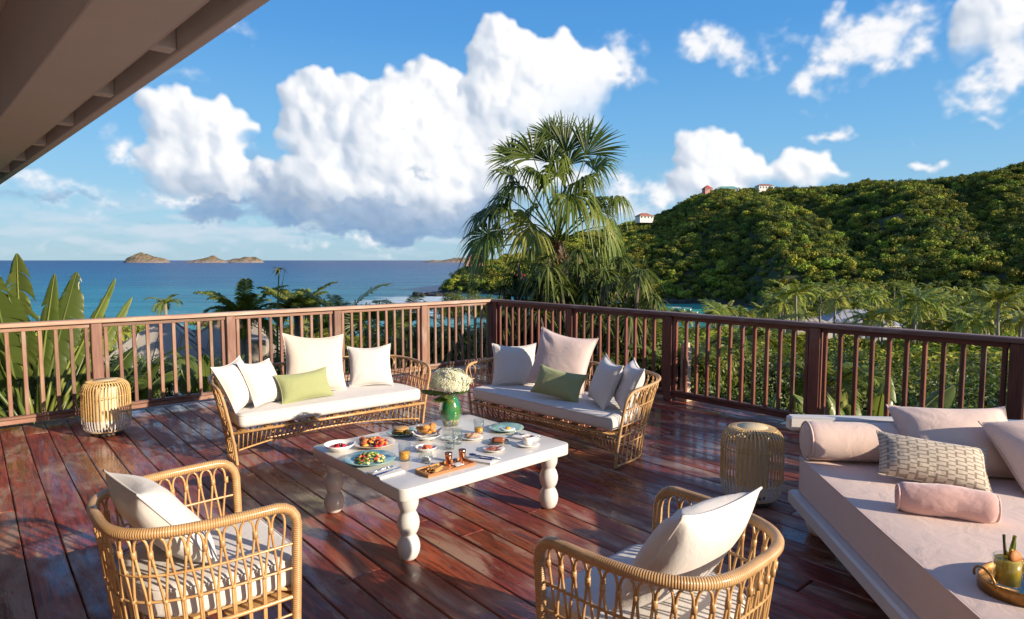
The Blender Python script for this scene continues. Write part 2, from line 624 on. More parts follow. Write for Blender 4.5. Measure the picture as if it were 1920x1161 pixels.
# ------------------------------------------------------------------ materials
def mat(name, col, rough=0.6, var=0.0, scale=8.0, bump=0.0, bscale=None, spec=0.5, metal=0.0, rnd=0.0,
        coat=0.0, sss=0.0, trans=0.0, ior=1.45, col2=None, sheen=0.0, alpha=None, stretch=None, bdist=0.01):
    m = bpy.data.materials.new(name)
    m.use_nodes = True
    t = NT(m.node_tree)
    b = m.node_tree.nodes['Principled BSDF']
    tc = t.new('ShaderNodeTexCoord').outputs['Object']
    if stretch:
        tc = t.v('MULTIPLY', tc, stretch)
    oi = t.new('ShaderNodeObjectInfo').outputs['Random']
    off = t.v('ADD', tc, t.comb(t.m('MULTIPLY', oi, 37.0), t.m('MULTIPLY', oi, 91.0), t.m('MULTIPLY', oi, 13.0)))
    c = col
    if col2 is None:
        col2 = tuple(q*0.55 for q in col)
    if var > 0:
        n = t.noise(off, scale, 6, 0.6)
        c = t.mix(t.m('MULTIPLY', t.lin(n, .35, .68), var), col, col2)
    if rnd > 0:
        hv = t.new('ShaderNodeHueSaturation')
        t.set(hv.inputs['Color'], c if not isinstance(c, tuple) else (*c, 1))
        t.set(hv.inputs['Value'], t.lin(oi, 0, 1, 1-rnd, 1+rnd))
        t.set(hv.inputs['Hue'], t.lin(t.m('FRACT', t.m('MULTIPLY', oi, 7.3)), 0, 1, .5-rnd*.03, .5+rnd*.03))
        c = hv.outputs[0]
    t.set(b.inputs['Base Color'], c)
    b.inputs['Roughness'].default_value = rough
    b.inputs['Metallic'].default_value = metal
    b.inputs['Specular IOR Level'].default_value = spec
    b.inputs['IOR'].default_value = ior
    b.inputs['Coat Weight'].default_value = coat
    b.inputs['Coat Roughness'].default_value = 0.08
    b.inputs['Transmission Weight'].default_value = trans
    b.inputs['Sheen Weight'].default_value = sheen
    if sss > 0:
        b.inputs['Subsurface Weight'].default_value = sss
        b.inputs['Subsurface Radius'].default_value = (.02, .012, .008)
    if bump > 0:
        n2 = t.noise(off, bscale or scale*4, 5, 0.6)
        t.l.new(t.bump(n2, bump, bdist), b.inputs['Normal'])
    return m


def leaf_mat(name, dark, light, yellow=(.22, .20, .03), trans=0.35, rough=0.42, rnd=0.25, spec=0.45):
    """foliage: tone attribute picks the shade of each leaf, light shines through"""
    m = bpy.data.materials.new(name)
    m.use_nodes = True
    t = NT(m.node_tree)
    b = m.node_tree.nodes['Principled BSDF']
    o = m.node_tree.nodes['Material Output']
    at = t.new('ShaderNodeAttribute', attribute_name='tone').outputs['Fac']
    oi = t.new('ShaderNodeObjectInfo').outputs['Random']
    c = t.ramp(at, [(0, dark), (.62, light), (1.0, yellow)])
    hv = t.new('ShaderNodeHueSaturation')
    t.set(hv.inputs['Color'], c)
    t.set(hv.inputs['Value'], t.lin(oi, 0, 1, 1-rnd, 1+rnd*1.2))
    t.set(hv.inputs['Hue'], t.lin(t.m('FRACT', t.m('MULTIPLY', oi, 5.7)), 0, 1, .5-rnd*.09, .5+rnd*.05))
    c = hv.outputs[0]
    t.set(b.inputs['Base Color'], c)
    b.inputs['Roughness'].default_value = rough
    b.inputs['Specular IOR Level'].default_value = spec
    tr = t.new('ShaderNodeBsdfTranslucent')
    t.set(tr.inputs[0], t.mix(.5, c, (.45, .55, .05), 'MULTIPLY') if False else t.mix(.35, c, (.30, .36, .03)))
    mx = t.new('ShaderNodeMixShader')
    mx.inputs[0].default_value = trans
    t.l.new(b.outputs[0], mx.inputs[1])
    t.l.new(tr.outputs[0], mx.inputs[2])
    t.l.new(mx.outputs[0], o.inputs[0])
    return m


def wood_mat(name, c1, c2, grey, rough, wear=.5, gloss_var=None, scale=(1.2, 18, 18)):
    """weathered timber: grain runs along local X"""
    m = bpy.data.materials.new(name)
    m.use_nodes = True
    t = NT(m.node_tree)
    b = m.node_tree.nodes['Principled BSDF']
    tc = t.new('ShaderNodeTexCoord').outputs['Object']
    oi = t.new('ShaderNodeObjectInfo').outputs['Random']
    off = t.v('ADD', tc, t.comb(t.m('MULTIPLY', oi, 57.0), t.m('MULTIPLY', oi, 31.0), t.m('MULTIPLY', oi, 13.0)))
    g = t.noise(t.v('MULTIPLY', off, scale), 3.0, 8, 0.65, 0.6)
    c = t.mix(t.ss(g, .32, .66), c1, c2)
    oi2 = t.m('FRACT', t.m('MULTIPLY', oi, 9.7))
    hv = t.new('ShaderNodeHueSaturation')
    t.set(hv.inputs['Color'], c)
    t.set(hv.inputs['Value'], t.lin(oi2, 0, 1, .72, 1.35))
    t.set(hv.inputs['Hue'], t.lin(t.m('FRACT', t.m('MULTIPLY', oi, 3.1)), 0, 1, .488, .512))
    c = hv.outputs[0]
    w = t.noise(t.v('MULTIPLY', off, (.7, 2.2, 2)), 2.0, 5, 0.6, 0.8)
    wf = t.m('MULTIPLY', t.ss(t.m('ADD', w, t.m('MULTIPLY', t.m('SUBTRACT', g, .5), .35)), .50, .68), wear)
    c = t.mix(wf, c, grey)
    t.set(b.inputs['Base Color'], c)
    if gloss_var:
        n = t.m('ADD', t.m('MULTIPLY', t.noise(t.new('ShaderNodeNewGeometry').outputs['Position'], 1.1, 5, .62, .5), .5), t.m('MULTIPLY', t.noise(t.v('MULTIPLY', off, (.9, 4.0, 4.0)), 1.6, 6, .65, .4), .5))
        rg = t.ss(n, gloss_var[2], gloss_var[3], gloss_var[0], gloss_var[1])
        rg = t.m('ADD', rg, t.m('MULTIPLY', wf, .22))
        t.set(b.inputs['Roughness'], rg)
        t.set(b.inputs['Coat Weight'], t.ss(n, gloss_var[2], gloss_var[3], .60, 0.0))
        b.inputs['Coat Roughness'].default_value = .09
        b.inputs['Coat IOR'].default_value = 1.4
        wv = t.noise(t.new('ShaderNodeNewGeometry').outputs['Position'], 9.0, 3, .5)
        t.l.new(t.bump(wv, .12, .01), b.inputs['Coat Normal'])
    else:
        b.inputs['Roughness'].default_value = rough
    t.l.new(t.bump(g, .35, .004), b.inputs['Normal'])
    return m


M = {}
M['deck'] = wood_mat('wet_deck_timber', (.28, .054, .022), (.070, .014, .009), (.42, .29, .21), .3, .66, (.19, .52, .40, .56))
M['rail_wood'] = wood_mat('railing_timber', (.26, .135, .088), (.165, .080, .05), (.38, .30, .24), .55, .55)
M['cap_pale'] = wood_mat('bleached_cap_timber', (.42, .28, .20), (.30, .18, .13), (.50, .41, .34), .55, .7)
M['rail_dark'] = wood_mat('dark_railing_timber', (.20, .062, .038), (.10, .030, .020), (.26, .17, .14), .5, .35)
M['pale_wood'] = wood_mat('pale_timber', (.50, .38, .30), (.36, .25, .19), (.55, .47, .4), .6, .5)
M['paint_ceiling'] = mat('eave_paint', (.70, .73, .72), .55, .12, 3, .08, 60)
M['white_lacquer'] = mat('white_lacquer', (.62, .60, .575), .28, .05, 5, .03, 20, coat=.3)
M['white_timber'] = mat('white_painted_timber', (.62, .59, .56), .42, .1, 7, .05, 40)
M['steel'] = mat('polished_steel', (.62, .62, .64), .16, metal=1.0)
M['blue_metal'] = mat('blue_cutlery', (.03, .06, .22), .22, metal=.6)
def thin_glass():
    m = bpy.data.materials.new('clear_glass')
    m.use_nodes = True
    t = NT(m.node_tree)
    t.n.remove(t.n['Principled BSDF'])
    tr = t.new('ShaderNodeBsdfTransparent')
    tr.inputs[0].default_value = (.95, .97, .97, 1)
    gl = t.new('ShaderNodeBsdfGlossy')
    gl.inputs['Roughness'].default_value = .02
    lw = t.new('ShaderNodeLayerWeight')
    lw.inputs[0].default_value = .35
    f = t.m('MULTIPLY_ADD', t.m('POWER', lw.outputs['Facing'], 2.2), .75, .06)
    mx = t.new('ShaderNodeMixShader')
    t.set(mx.inputs[0], f)
    t.l.new(tr.outputs[0], mx.inputs[1])
    t.l.new(gl.outputs[0], mx.inputs[2])
    t.l.new(mx.outputs[0], t.n['Material Output'].inputs[0])
    return m


M['glass'] = thin_glass()


def cane_mat(name, c1, c2, rings=0.0):
    m = bpy.data.materials.new(name)
    m.use_nodes = True
    t = NT(m.node_tree)
    b = m.node_tree.nodes['Principled BSDF']
    tc = t.new('ShaderNodeTexCoord').outputs['Object']
    oi = t.new('ShaderNodeObjectInfo').outputs['Random']
    n = t.noise(t.v('ADD', tc, t.comb(oi, oi, oi)), 14, 5, .6)
    t.set(b.inputs['Base Color'], t.mix(t.lin(n, .3, .7), c1, c2))
    b.inputs['Roughness'].default_value = .38
    b.inputs['Coat Weight'].default_value = .25
    b.inputs['Coat Roughness'].default_value = .2
    if rings:
        # the wrap: fine rings across the rail, carried by the 'tone' attribute (length along the cane)
        at = t.new('ShaderNodeAttribute', attribute_name='tone').outputs['Fac']
        w = t.m('ABSOLUTE', t.m('SINE', t.m('MULTIPLY', at, rings)))
        t.l.new(t.bump(w, .6, .003), b.inputs['Normal'])
        t.set(b.inputs['Base Color'], t.mix(t.ss(w, .0, .5, .55, 0), t.mix(t.lin(n, .3, .7), c1, c2), tuple(q*.35 for q in c2)))
    else:
        t.l.new(t.bump(n, .25, .002), b.inputs['Normal'])
    return m


M['cane'] = cane_mat('rattan_cane', (.58, .355, .15), (.36, .19, .07))
M['wrap'] = cane_mat('wrapped_rattan', (.58, .36, .165), (.42, .235, .095), rings=pi/0.0085)
M['bamboo'] = cane_mat('bamboo_strip', (.68, .47, .20), (.52, .32, .11))


def fabric_mat(name, col, weave=420, bump=.25, rough=.9, var=.10, sheen=.15):
    m = bpy.data.materials.new(name)
    m.use_nodes = True
    t = NT(m.node_tree)
    b = m.node_tree.nodes['Principled BSDF']
    tc = t.new('ShaderNodeTexCoord').outputs['Object']
    n = t.noise(tc, 5, 5, .6)
    t.set(b.inputs['Base Color'], t.mix(t.m('MULTIPLY', t.lin(n, .3, .7), var), col, tuple(q*.72 for q in col)))
    b.inputs['Roughness'].default_value = rough
    b.inputs['Sheen Weight'].default_value = sheen
    b.inputs['Specular IOR Level'].default_value = .2
    x, y, z = t.sep(tc)
    w = t.noise(tc, weave, 4, .7)
    crease = t.noise(t.v('MULTIPLY', tc, (1, 1, 1)), 7.0, 4, .55, 1.2)
    bn = t.bump(w, bump, .0012)
    t.l.new(t.bump(crease, .32, .016, bn), b.inputs['Normal'])
    return m


M['white_fab'] = fabric_mat('white_canvas', (.62, .585, .555))
M['cream_fab'] = fabric_mat('cream_canvas', (.60, .52, .45))
M['blush_fab'] = fabric_mat('blush_canvas', (.60, .475, .44))
M['pink_fab'] = fabric_mat('pink_canvas', (.68, .52, .45))
M['towel'] = fabric_mat('pink_terry', (.68, .42, .37), 200, .9, .95, .15, .5)
M['green_fab'] = fabric_mat('green_linen', (.31, .335, .16), 260, .6)
M['napkin'] = fabric_mat('white_napkin', (.60, .59, .59), 300, .2)

# ------------------------------------------------------------------ sea
SEA = -18.0


def sea_material():
    m = bpy.data.materials.new('sea_water')
    m.use_nodes = True
    t = NT(m.node_tree)
    b = m.node_tree.nodes['Principled BSDF']
    pos = t.new('ShaderNodeNewGeometry').outputs['Position']
    x, y, z = t.sep(pos)
    dist = t.v('LENGTH', pos)
    ld_ = t.m('LOGARITHM', t.m('MAXIMUM', dist, 10.0), 10.0)
    n0 = t.noise(t.v('MULTIPLY', pos, (.0035, .010, 1)), 1.0, 5, .6, .5)
    dd = t.m('ADD', ld_, t.m('MULTIPLY', t.m('SUBTRACT', n0, .5), .42))
    # open water darkens with depth away from the beach
    c = t.ramp(t.lin(dd, 2.2, 4.0), [(0, (.050, .330, .340)), (.17, (.020, .240, .320)), (.36, (.008, .150, .285)), (.62, (.005, .085, .235)), (1, (.004, .050, .180))])
    # the shallow bay under the hill
    bay = t.m('MULTIPLY', t.ss(x, 25, 48), t.ss(y, 330, 290))
    c = t.mix(bay, c, (.060, .34, .25))
    # surf near the point
    fx = t.m('DIVIDE', t.m('SUBTRACT', x, -42.0), 42.0)
    fy = t.m('DIVIDE', t.m('SUBTRACT', y, 290.0), 85.0)
    near = t.ss(t.m('ADD', t.m('MULTIPLY', fx, fx), t.m('MULTIPLY', fy, fy)), 1.3, .2)
    fn = t.noise(t.v('MULTIPLY', pos, (.022, .10, 1)), 1.0, 8, .68, 1.2)
    foam = t.m('MULTIPLY', t.ss(t.m('ADD', fn, t.m('MULTIPLY', near, .20)), .60, .68), t.m('MULTIPLY_ADD', near, .85, .05))
    caps = t.m('MULTIPLY', t.ss(t.noise(t.v('MULTIPLY', pos, (.05, .14, 1)), 1.0, 8, .7, .5), .60, .71), .55)
    foam = t.m('MAXIMUM', foam, caps)
    st = t.noise(t.v('MULTIPLY', pos, (.006, .045, 1)), 1.0, 7, .65, .8)
    c = t.mix(t.ss(st, .42, .62), c, t.v('MULTIPLY', c, (.52, .62, .72)))
    c = t.mix(foam, c, (.62, .70, .74))
    t.set(b.inputs['Base Color'], c)
    t.set(b.inputs['Roughness'], t.lin(foam, 0, 1, .30, .8))
    b.inputs['IOR'].default_value = 1.33
    b.inputs['Specular IOR Level'].default_value = .06
    w1 = t.noise(t.v('MULTIPLY', pos, (.16, .40, 1)), 1.0, 6, .62, .6)
    w2 = t.noise(t.v('MULTIPLY', pos, (.010, .035, 1)), 1.0, 4, .55, .4)
    h = t.m('ADD', t.m('MULTIPLY', w1, 1.0), t.m('MULTIPLY', w2, 3.0))
    t.l.new(t.bump(h, .8, 1.6), b.inputs['Normal'])
    return m


g = G()
ys = np.array([-300, 60, 120, 200, 300, 450, 700, 1200, 2500, 6000, 15000, 60000.0])
xs = np.array([-60000, -20000, -6000, -2500, -1200, -600, -300, -100, 0, 100, 300, 600, 1200, 2500, 6000, 20000, 60000.0])
g.grid(np.stack([np.stack([np.full(len(ys), xx), ys, np.full(len(ys), SEA)], -1) for xx in xs], 0))
struct(g.build('sea', sea_material(), smooth=False))


# ------------------------------------------------------------------ numpy value noise for the land
_perm = np.random.RandomState(5).rand(256, 256)


def vnoise(x, y):
    xi, yi = np.floor(x).astype(int), np.floor(y).astype(int)
    fx, fy = x-xi, y-yi
    fx, fy = fx*fx*(3-2*fx), fy*fy*(3-2*fy)
    a = _perm[xi % 256, yi % 256]; b = _perm[(xi+1) % 256, yi % 256]
    c = _perm[xi % 256, (yi+1) % 256]; d = _perm[(xi+1) % 256, (yi+1) % 256]
    return (a*(1-fx)+b*fx)*(1-fy)+(c*(1-fx)+d*fx)*fy


def fbm(x, y, o=4):
    v, a, s = 0, .5, 0
    for i in range(o):
        v = v+a*vnoise(x*2**i+17*i, y*2**i+5*i)
        s += a
        a *= .5
    return v/s


# ridge line of the hill: tangent of the bearing, tangent of the elevation
RS = np.array([(-.135, -.050), (-.105, -.035), (-.085, -.018), (-.06, -.004), (-.02, .006), (.03, .016), (.07, .034), (.10, .043), (.15, .050), (.19, .061), (.233, .073), (.262, .088), (.29, .103),
               (.315, .110), (.36, .112), (.41, .112), (.46, .111), (.52, .114), (.60, .121), (.70, .130), (.80, .145), (1.0, .165), (1.5, .18), (3, .18)])
YR = np.array([(-.135, 395), (-.06, 420), (.03, 470), (.15, 560), (.25, 610), (.35, 600), (.6, 560), (.8, 480), (1.2, 380), (3, 300)])
Y0 = np.array([(-.135, 385), (-.06, 370), (.02, 350), (.12, 310), (.2, 292), (.30, 288), (.36, 270), (.42, 230), (.6, 215), (.9, 180), (1.5, 150), (3, 120)])


def ground(x, y):
    x = np.asarray(x, float); y = np.asarray(y, float)
    yy = np.maximum(y, 8.0)
    s = x/yy
    r = np.sqrt(x*x+y*y)
    # the slope this house stands on
    near = -3.3-np.maximum(r-9, 0)*.098
    near = np.minimum(near, -3.3+0*x)
    valley = -13.0-np.minimum(np.maximum(r-90, 0)*.012, 2.0)
    land = np.clip((s-.345)/.08, 0, 1)
    land = land*land*(3-2*land)
    base = np.where(r < 95, near, np.maximum(near, -30))
    base = base*(1-land)+np.maximum(base, valley)*land
    base = base+(fbm(x/18, y/18)-.5)*1.2*np.clip((r-14)/20, 0, 1)
    y0 = np.interp(s, Y0[:, 0], Y0[:, 1]); yr = np.interp(s, YR[:, 0], YR[:, 1]); te = np.interp(s, RS[:, 0], RS[:, 1])
    zr = CAM_H+te*yr-4.0
    f = np.clip((y-y0)/(yr-y0), 0, 1.0)
    prof = .12*np.clip(f*14, 0, 1)+.88*(1-(1-f)**1.25)
    hill = SEA-1+(zr-(SEA-1))*prof
    hill = hill-np.clip((y-yr)/300, 0, 3)*60*(y > yr)
    hill = hill+(fbm(x/95+3, y/95)-.5)*26*np.clip(f*3, 0, 1)*np.clip((1-f)*3, 0, 1)+(fbm(x/28, y/28)-.5)*7*np.clip(f*4, 0, 1)*np.clip((1-f)*4, .2, 1)
    w_ = np.clip(f*3, 0, 1)*np.clip((1-f)*3.5, 0, 1)
    hill = hill-9*w_*np.exp(-((s-.47-(.5-f)*.22)/.030)**2)+6*w_*np.exp(-((s-.36-(.5-f)*.15)/.04)**2)-7*w_*np.exp(-((s-.70-(.5-f)*.20)/.035)**2)-5*w_*np.exp(-((s-.25+(.5-f)*.10)/.018)**2)+5*w_*np.exp(-((s-.60-(.5-f)*.18)/.035)**2)
    hill = np.where((y > y0) & (s > -.135), hill, -60)
    return np.maximum(base, hill)


def terrain_material():
    m = bpy.data.materials.new('hillside_ground')
    m.use_nodes = True
    t = NT(m.node_tree)
    b = m.node_tree.nodes['Principled BSDF']
    pos = t.new('ShaderNodeNewGeometry').outputs['Position']
    n = t.noise(t.v('MULTIPLY', pos, (.05, .05, .05)), 1.0, 8, .65)
    c = t.ramp(n, [(.3, (.020, .030, .009)), (.5, (.038, .050, .014)), (.66, (.075, .070, .030)), (.85, (.14, .115, .07))])
    z = t.sep(pos)[2]
    rock = t.ss(t.m('ADD', z, t.m('MULTIPLY', n, 5.0)), -12.5, -15.5)
    far = t.ss(t.sep(pos)[1], 200, 260)
    c = t.mix(t.m('MULTIPLY', rock, far), c, (.055, .050, .048))
    t.set(b.inputs['Base Color'], c)
    b.inputs['Roughness'].default_value = .95
    t.l.new(t.bump(t.noise(pos, 1.2, 5, .6), .6, .4), b.inputs['Normal'])
    return m


ss_ = np.concatenate([np.linspace(-3, -.3, 50), np.linspace(-.28, 1.0, 240), np.linspace(1.05, 3, 40)])
yv = np.concatenate([np.linspace(8, 40, 30), np.geomspace(42, 760, 130)])
S_, Y_ = np.meshgrid(ss_, yv, indexing='ij')
X_ = S_*Y_
g = G()
g.grid(np.stack([X_, Y_, ground(X_, Y_)], -1))
g.grid(np.array([[(-24, -80, -3.3), (-24, 8, -3.3)], [(24, -80, -3.3), (24, 8, -3.3)]], float))
g.grid(np.array([[(-90, -80, -9.0), (-24, -80, -3.3)], [(-90, 30, -9.0), (-24, 8, -3.3)]], float))
g.grid(np.array([[(24, -80, -3.3), (300, -80, -12)], [(24, 8, -3.3), (300, 100, -12)]], float))
struct(g.build('hillside', terrain_material()))

# far islands on the horizon
def island(px0, px1, tops, dist, label, name='rocky_island'):
    n = 90
    x0, x1 = (px0-960)/1200*dist, (px1-960)/1200*dist
    u = np.linspace(0, 1, n)
    tp = np.interp(u, [q[0] for q in tops], [q[1] for q in tops])*dist/1200
    w = (x1-x0)*.34
    v = np.linspace(-1, 1, 25)
    P = np.zeros((n, 25, 3))
    for i in range(n):
        for j in range(25):
            k = np.clip(1-abs(v[j]), 0, 1)**.62
            X = x0+(x1-x0)*u[i]
            Yy = dist+v[j]*w*sin(pi*np.clip(u[i], .03, .97))**.5
            r_ = fbm(np.array(X/34.), np.array(Yy/34.), 5)
            P[i, j] = (X+(r_-.5)*20, Yy, SEA-6+(tp[i]+6)*min(k*1.15, 1)*(.70+.50*float(r_)))
    g = G().grid(P)
    return tag(g.build(name, M['island']), label, 'island', 'rocky islands on the horizon')


mi = bpy.data.materials.new('island_rock')
mi.use_nodes = True
t = NT(mi.node_tree)
pos = t.new('ShaderNodeNewGeometry').outputs['Position']
n = t.noise(t.v('MULTIPLY', pos, (.02, .02, .05)), 1.0, 8, .7)
zz = t.sep(pos)[2]
c = t.ramp(n, [(.3, (.05, .055, .025)), (.46, (.15, .13, .06)), (.56, (.24, .17, .11)), (.75, (.34, .26, .20))])
c = t.mix(t.ss(zz, 8, -12), c, (.26, .21, .18))
t.set(mi.node_tree.nodes['Principled BSDF'].inputs['Base Color'], c)
mi.node_tree.nodes['Principled BSDF'].inputs['Roughness'].default_value = .95
t.l.new(t.bump(n, 1.0, 30), mi.node_tree.nodes['Principled BSDF'].inputs['Normal'])
M['island'] = mi
island(236, 322, [(0, 1), (.08, 11), (.25, 17), (.45, 18), (.62, 12), (.78, 10), (.9, 6), (1, 0)], 4700, 'leftmost steep round rocky island standing alone in the sea')
island(345, 432, [(0, 0), (.2, 5), (.45, 9), (.62, 14), (.75, 10), (1, 1)], 4700, 'rocky island with a low peak, in the middle of the three left islands')
island(415, 496, [(0, 1), (.2, 6), (.45, 9), (.65, 12), (.85, 10), (.96, 5), (1, 0)], 4900, 'flat topped rocky island touching the right side of the peaked one')
island(793, 905, [(0, 1), (.15, 5), (.3, 4), (.5, 8), (.7, 10), (1, 8)], 5200, 'low dark rocky island on the horizon just left of the tall palm')

# ------------------------------------------------------------------ foliage prototypes
M['leaf_hill'] = leaf_mat('hill_foliage', (.045, .085, .014), (.26, .30, .035), (.50, .42, .05), .10, .6, .55, .15)
M['leaf_dark'] = leaf_mat('glossy_shrub_leaf', (.012, .032, .010), (.075, .130, .020), (.22, .28, .03), .25, .5, .35)
M['leaf_palm'] = leaf_mat('palm_leaf', (.024, .050, .010), (.125, .175, .026), (.30, .30, .06), .28, .42, .15, .3)
M['leaf_strap'] = leaf_mat('strap_leaf', (.035, .065, .014), (.13, .17, .035), (.32, .31, .08), .3, .4, .2)
M['leaf_banana'] = leaf_mat('banana_leaf', (.045, .080, .016), (.14, .19, .045), (.27, .31, .07), .38, .34, .15)
M['leaf_brown'] = leaf_mat('dry_frond', (.10, .055, .025), (.20, .13, .06), (.3, .2, .1), .2, .7, .15)
M['bark'] = mat('bark', (.13, .10, .075), .9, .6, 6, .8, 25, col2=(.05, .035, .025))
M['bark_pale'] = mat('pale_bark', (.27, .23, .185), .85, .5, 5, .6, 25)


def leaf_cloud(n, size, lobes_, seed, flat=.75, tri=False, aspect=.55):
    """many bent leaves spread through a crown's volume; lobes_: (x, y, z, r)"""
    r = np.random.RandomState(seed)
    L = np.array(lobes_)
    w = L[:, 3]**2
    k = r.choice(len(L), n, p=w/w.sum())
    d = r.normal(size=(n, 3))
    d /= np.linalg.norm(d, axis=1)[:, None]
    rad = L[k, 3]*(1-.45*r.rand(n)**2.0)*(1+.12*r.normal(size=n))
    p = L[k, :3]+d*rad[:, None]*np.array([1, 1, flat])
    keep = p[:, 2] > L[:, 2].min()-L[:, 3].max()*.55
    p, d = p[keep], d[keep]
    n = len(p)
    nn = d+r.normal(size=(n, 3))*.38+np.array([0, 0, .25])
    nn /= np.linalg.norm(nn, axis=1)[:, None]
    a = np.cross(nn, r.normal(size=(n, 3)))
    a /= np.linalg.norm(a, axis=1)[:, None]
    b = np.cross(nn, a)
    s = size*(.6+.8*r.rand(n))[:, None]
    v0 = p-a*s; v1 = p+b*s*aspect+nn*s*.18; v2 = p+a*s; v3 = p-b*s*aspect+nn*s*.18
    V = np.stack([v0, v1, v2, v3], 1).reshape(-1, 3)
    i = np.arange(n)*4
    T = np.concatenate([np.stack([i, i+1, i+2], -1), np.stack([i, i+2, i+3], -1)])
    tone = np.clip(.35+.25*r.normal(size=n)+.12*(r.rand(n) < .1), 0, 1)
    lobe_t = r.normal(size=len(L))*.12
    return V, T, np.repeat(np.clip(tone*0+.40+.16*r.normal(size=n)+lobe_t[r.randint(0, len(L), n)]*0, 0, 1), 4)


def crown_mesh(name, n, size, seed, nl=7, m='leaf_hill', flat=.7):
    r = random.Random(seed)
    L = [(0, 0, .55, .55)]
    for i in range(nl):
        an = r.random()*2*pi
        rr = .25+.45*r.random()
        L.append((rr*cos(an), rr*sin(an), .35+.55*r.random(), .22+.22*r.random()))
    V, T, A = leaf_cloud(n, size, L, seed, flat)
    return G().add(V, t=T, a=A).mesh(name, M[m], smooth=False)


def trunk_mesh(name, seed, h=.7):
    r = random.Random(seed)
    g = G()
    g.tube([(0, 0, -.35), (.02, .01, .1), (.04*r.random(), .03, h*.6)], [.07, .055, .04], 6)
    for i in range(4):
        an = r.random()*6.28
        g.tube([(0, 0, .15), (.15*cos(an), .15*sin(an), .35), (.38*cos(an), .38*sin(an), .62)], [.035, .025, .01], 5)
    return g.mesh(name, M['bark_pale'])


M['leaf_hill_dark'] = leaf_mat('dark_hill_foliage', (.018, .040, .012), (.085, .125, .026), (.18, .21, .03), .10, .6, .35, .15)
M['leaf_hill_gold'] = leaf_mat('yellowing_hill_foliage', (.07, .08, .012), (.26, .26, .035), (.44, .36, .05), .10, .6, .25, .15)
bush_lo = [crown_mesh('bush_crown', 420, .105, 20+i, 5) for i in range(4)]
bush_lo += [crown_mesh('bush_crown', 460, .10, 30+i, 3, 'leaf_hill_dark', .95) for i in range(3)]
bush_lo += [crown_mesh('bush_crown', 380, .095, 36+i, 6, 'leaf_hill_gold', .6) for i in range(2)]
bush_mid = [crown_mesh('tree_crown', 1500, .070, 40+i, 8) for i in range(4)]
trunks = [trunk_mesh('tree_trunk', 60+i) for i in range(3)]


def frond_pts(L, n, droop, rise):
    """arching midrib in the local XZ plane"""
    t_ = np.linspace(0, 1, n)
    x = L*(t_-.18*droop*t_**2.5)
    z = L*(rise*t_-droop*t_**2.2)
    return np.stack([x, 0*x, z], -1)


def feather_frond(g, L, droop, rise, nl, ll, az, seed, w=.030, base=.18, hang=.55, tone=.45, origin=(0, 0, 0), roll=0.0, rad=.022):
    r = np.random.RandomState(seed)
    mp = frond_pts(L, 12, droop, rise)
    ca, sa = cos(az), sin(az)
    Rz = np.array([[ca, -sa, 0], [sa, ca, 0], [0, 0, 1]])
    g.tube(mp @ Rz.T+origin, np.linspace(rad, .004, 12), 4, cap=False, a=min(tone+.35, 1))
    tt = np.linspace(base, .995, nl)
    for side in (-1, 1):
        for k, q in enumerate(tt):
            i = min(int(q*11), 10); f = q*11-i
            p = mp[i]*(1-f)+mp[i+1]*f
            d = norm(mp[i+1]-mp[i])
            up = norm(np.cross(d, (0, 1, 0)))
            if up[2] < 0:
                up = -up
            l = ll*(sin(pi*min(.12+q*.80, 1))**.6)*(.9+.2*r.rand())
            dirn = norm(d*(.45+.5*q)+np.array([0, side*1.0, 0])+up*(.35+.1*r.randn())+np.array([0, roll, 0]))
            mid = p+dirn*l*.5
            tip = p+dirn*l*.92+np.array([0, 0, -hang*l*(.7+.5*r.rand())])
            wd = d*w*(.8+.4*r.rand())
            v = np.array([p-wd*.5, p+wd*.5, mid+wd+np.array([0, 0, -hang*l*.1]), mid-wd*.6+np.array([0, 0, -hang*l*.1]), tip])
            g.add(v @ Rz.T+origin, [(0, 1, 2, 3)], [(3, 2, 4)], a=np.clip(tone+.13*r.randn(), 0, 1))


def coconut_crown(seed, nf=19, L=1.0, dense=14):
    """unit palm head (fronds 1 long)"""
    g = G()
    r = random.Random(seed)
    for i in range(nf):
        e = r.random()
        feather_frond(g, L*(.85+.3*r.random()), .25+.75*(1-e), .15+.75*e, dense, .30, i*2.4+r.random()*.5, seed*50+i, w=.05, tone=.50+.4*(r.random()-.5)+(.25 if e < .12 else 0), rad=.016, hang=.5)
    return g


M['leaf_coco'] = leaf_mat('coconut_leaf', (.05, .08, .012), (.24, .28, .045), (.44, .39, .08), .2, .4, .35, .3)
palm_crowns = [coconut_crown(s).mesh('palm_crown', M['leaf_coco'], False) for s in (1, 2, 3)]
palm_trunks = []
for s in range(3):
    g = G()
    b = .12*(s-1)
    zz_ = np.linspace(-.3, 1, 9)
    g.tube([(b*(1-q)**2, 0, q) for q in zz_], np.interp(zz_, [-.3, .05, 1], [.032, .022, .014]), 7)
    palm_trunks.append(g.mesh('palm_trunk', M['bark_pale']))


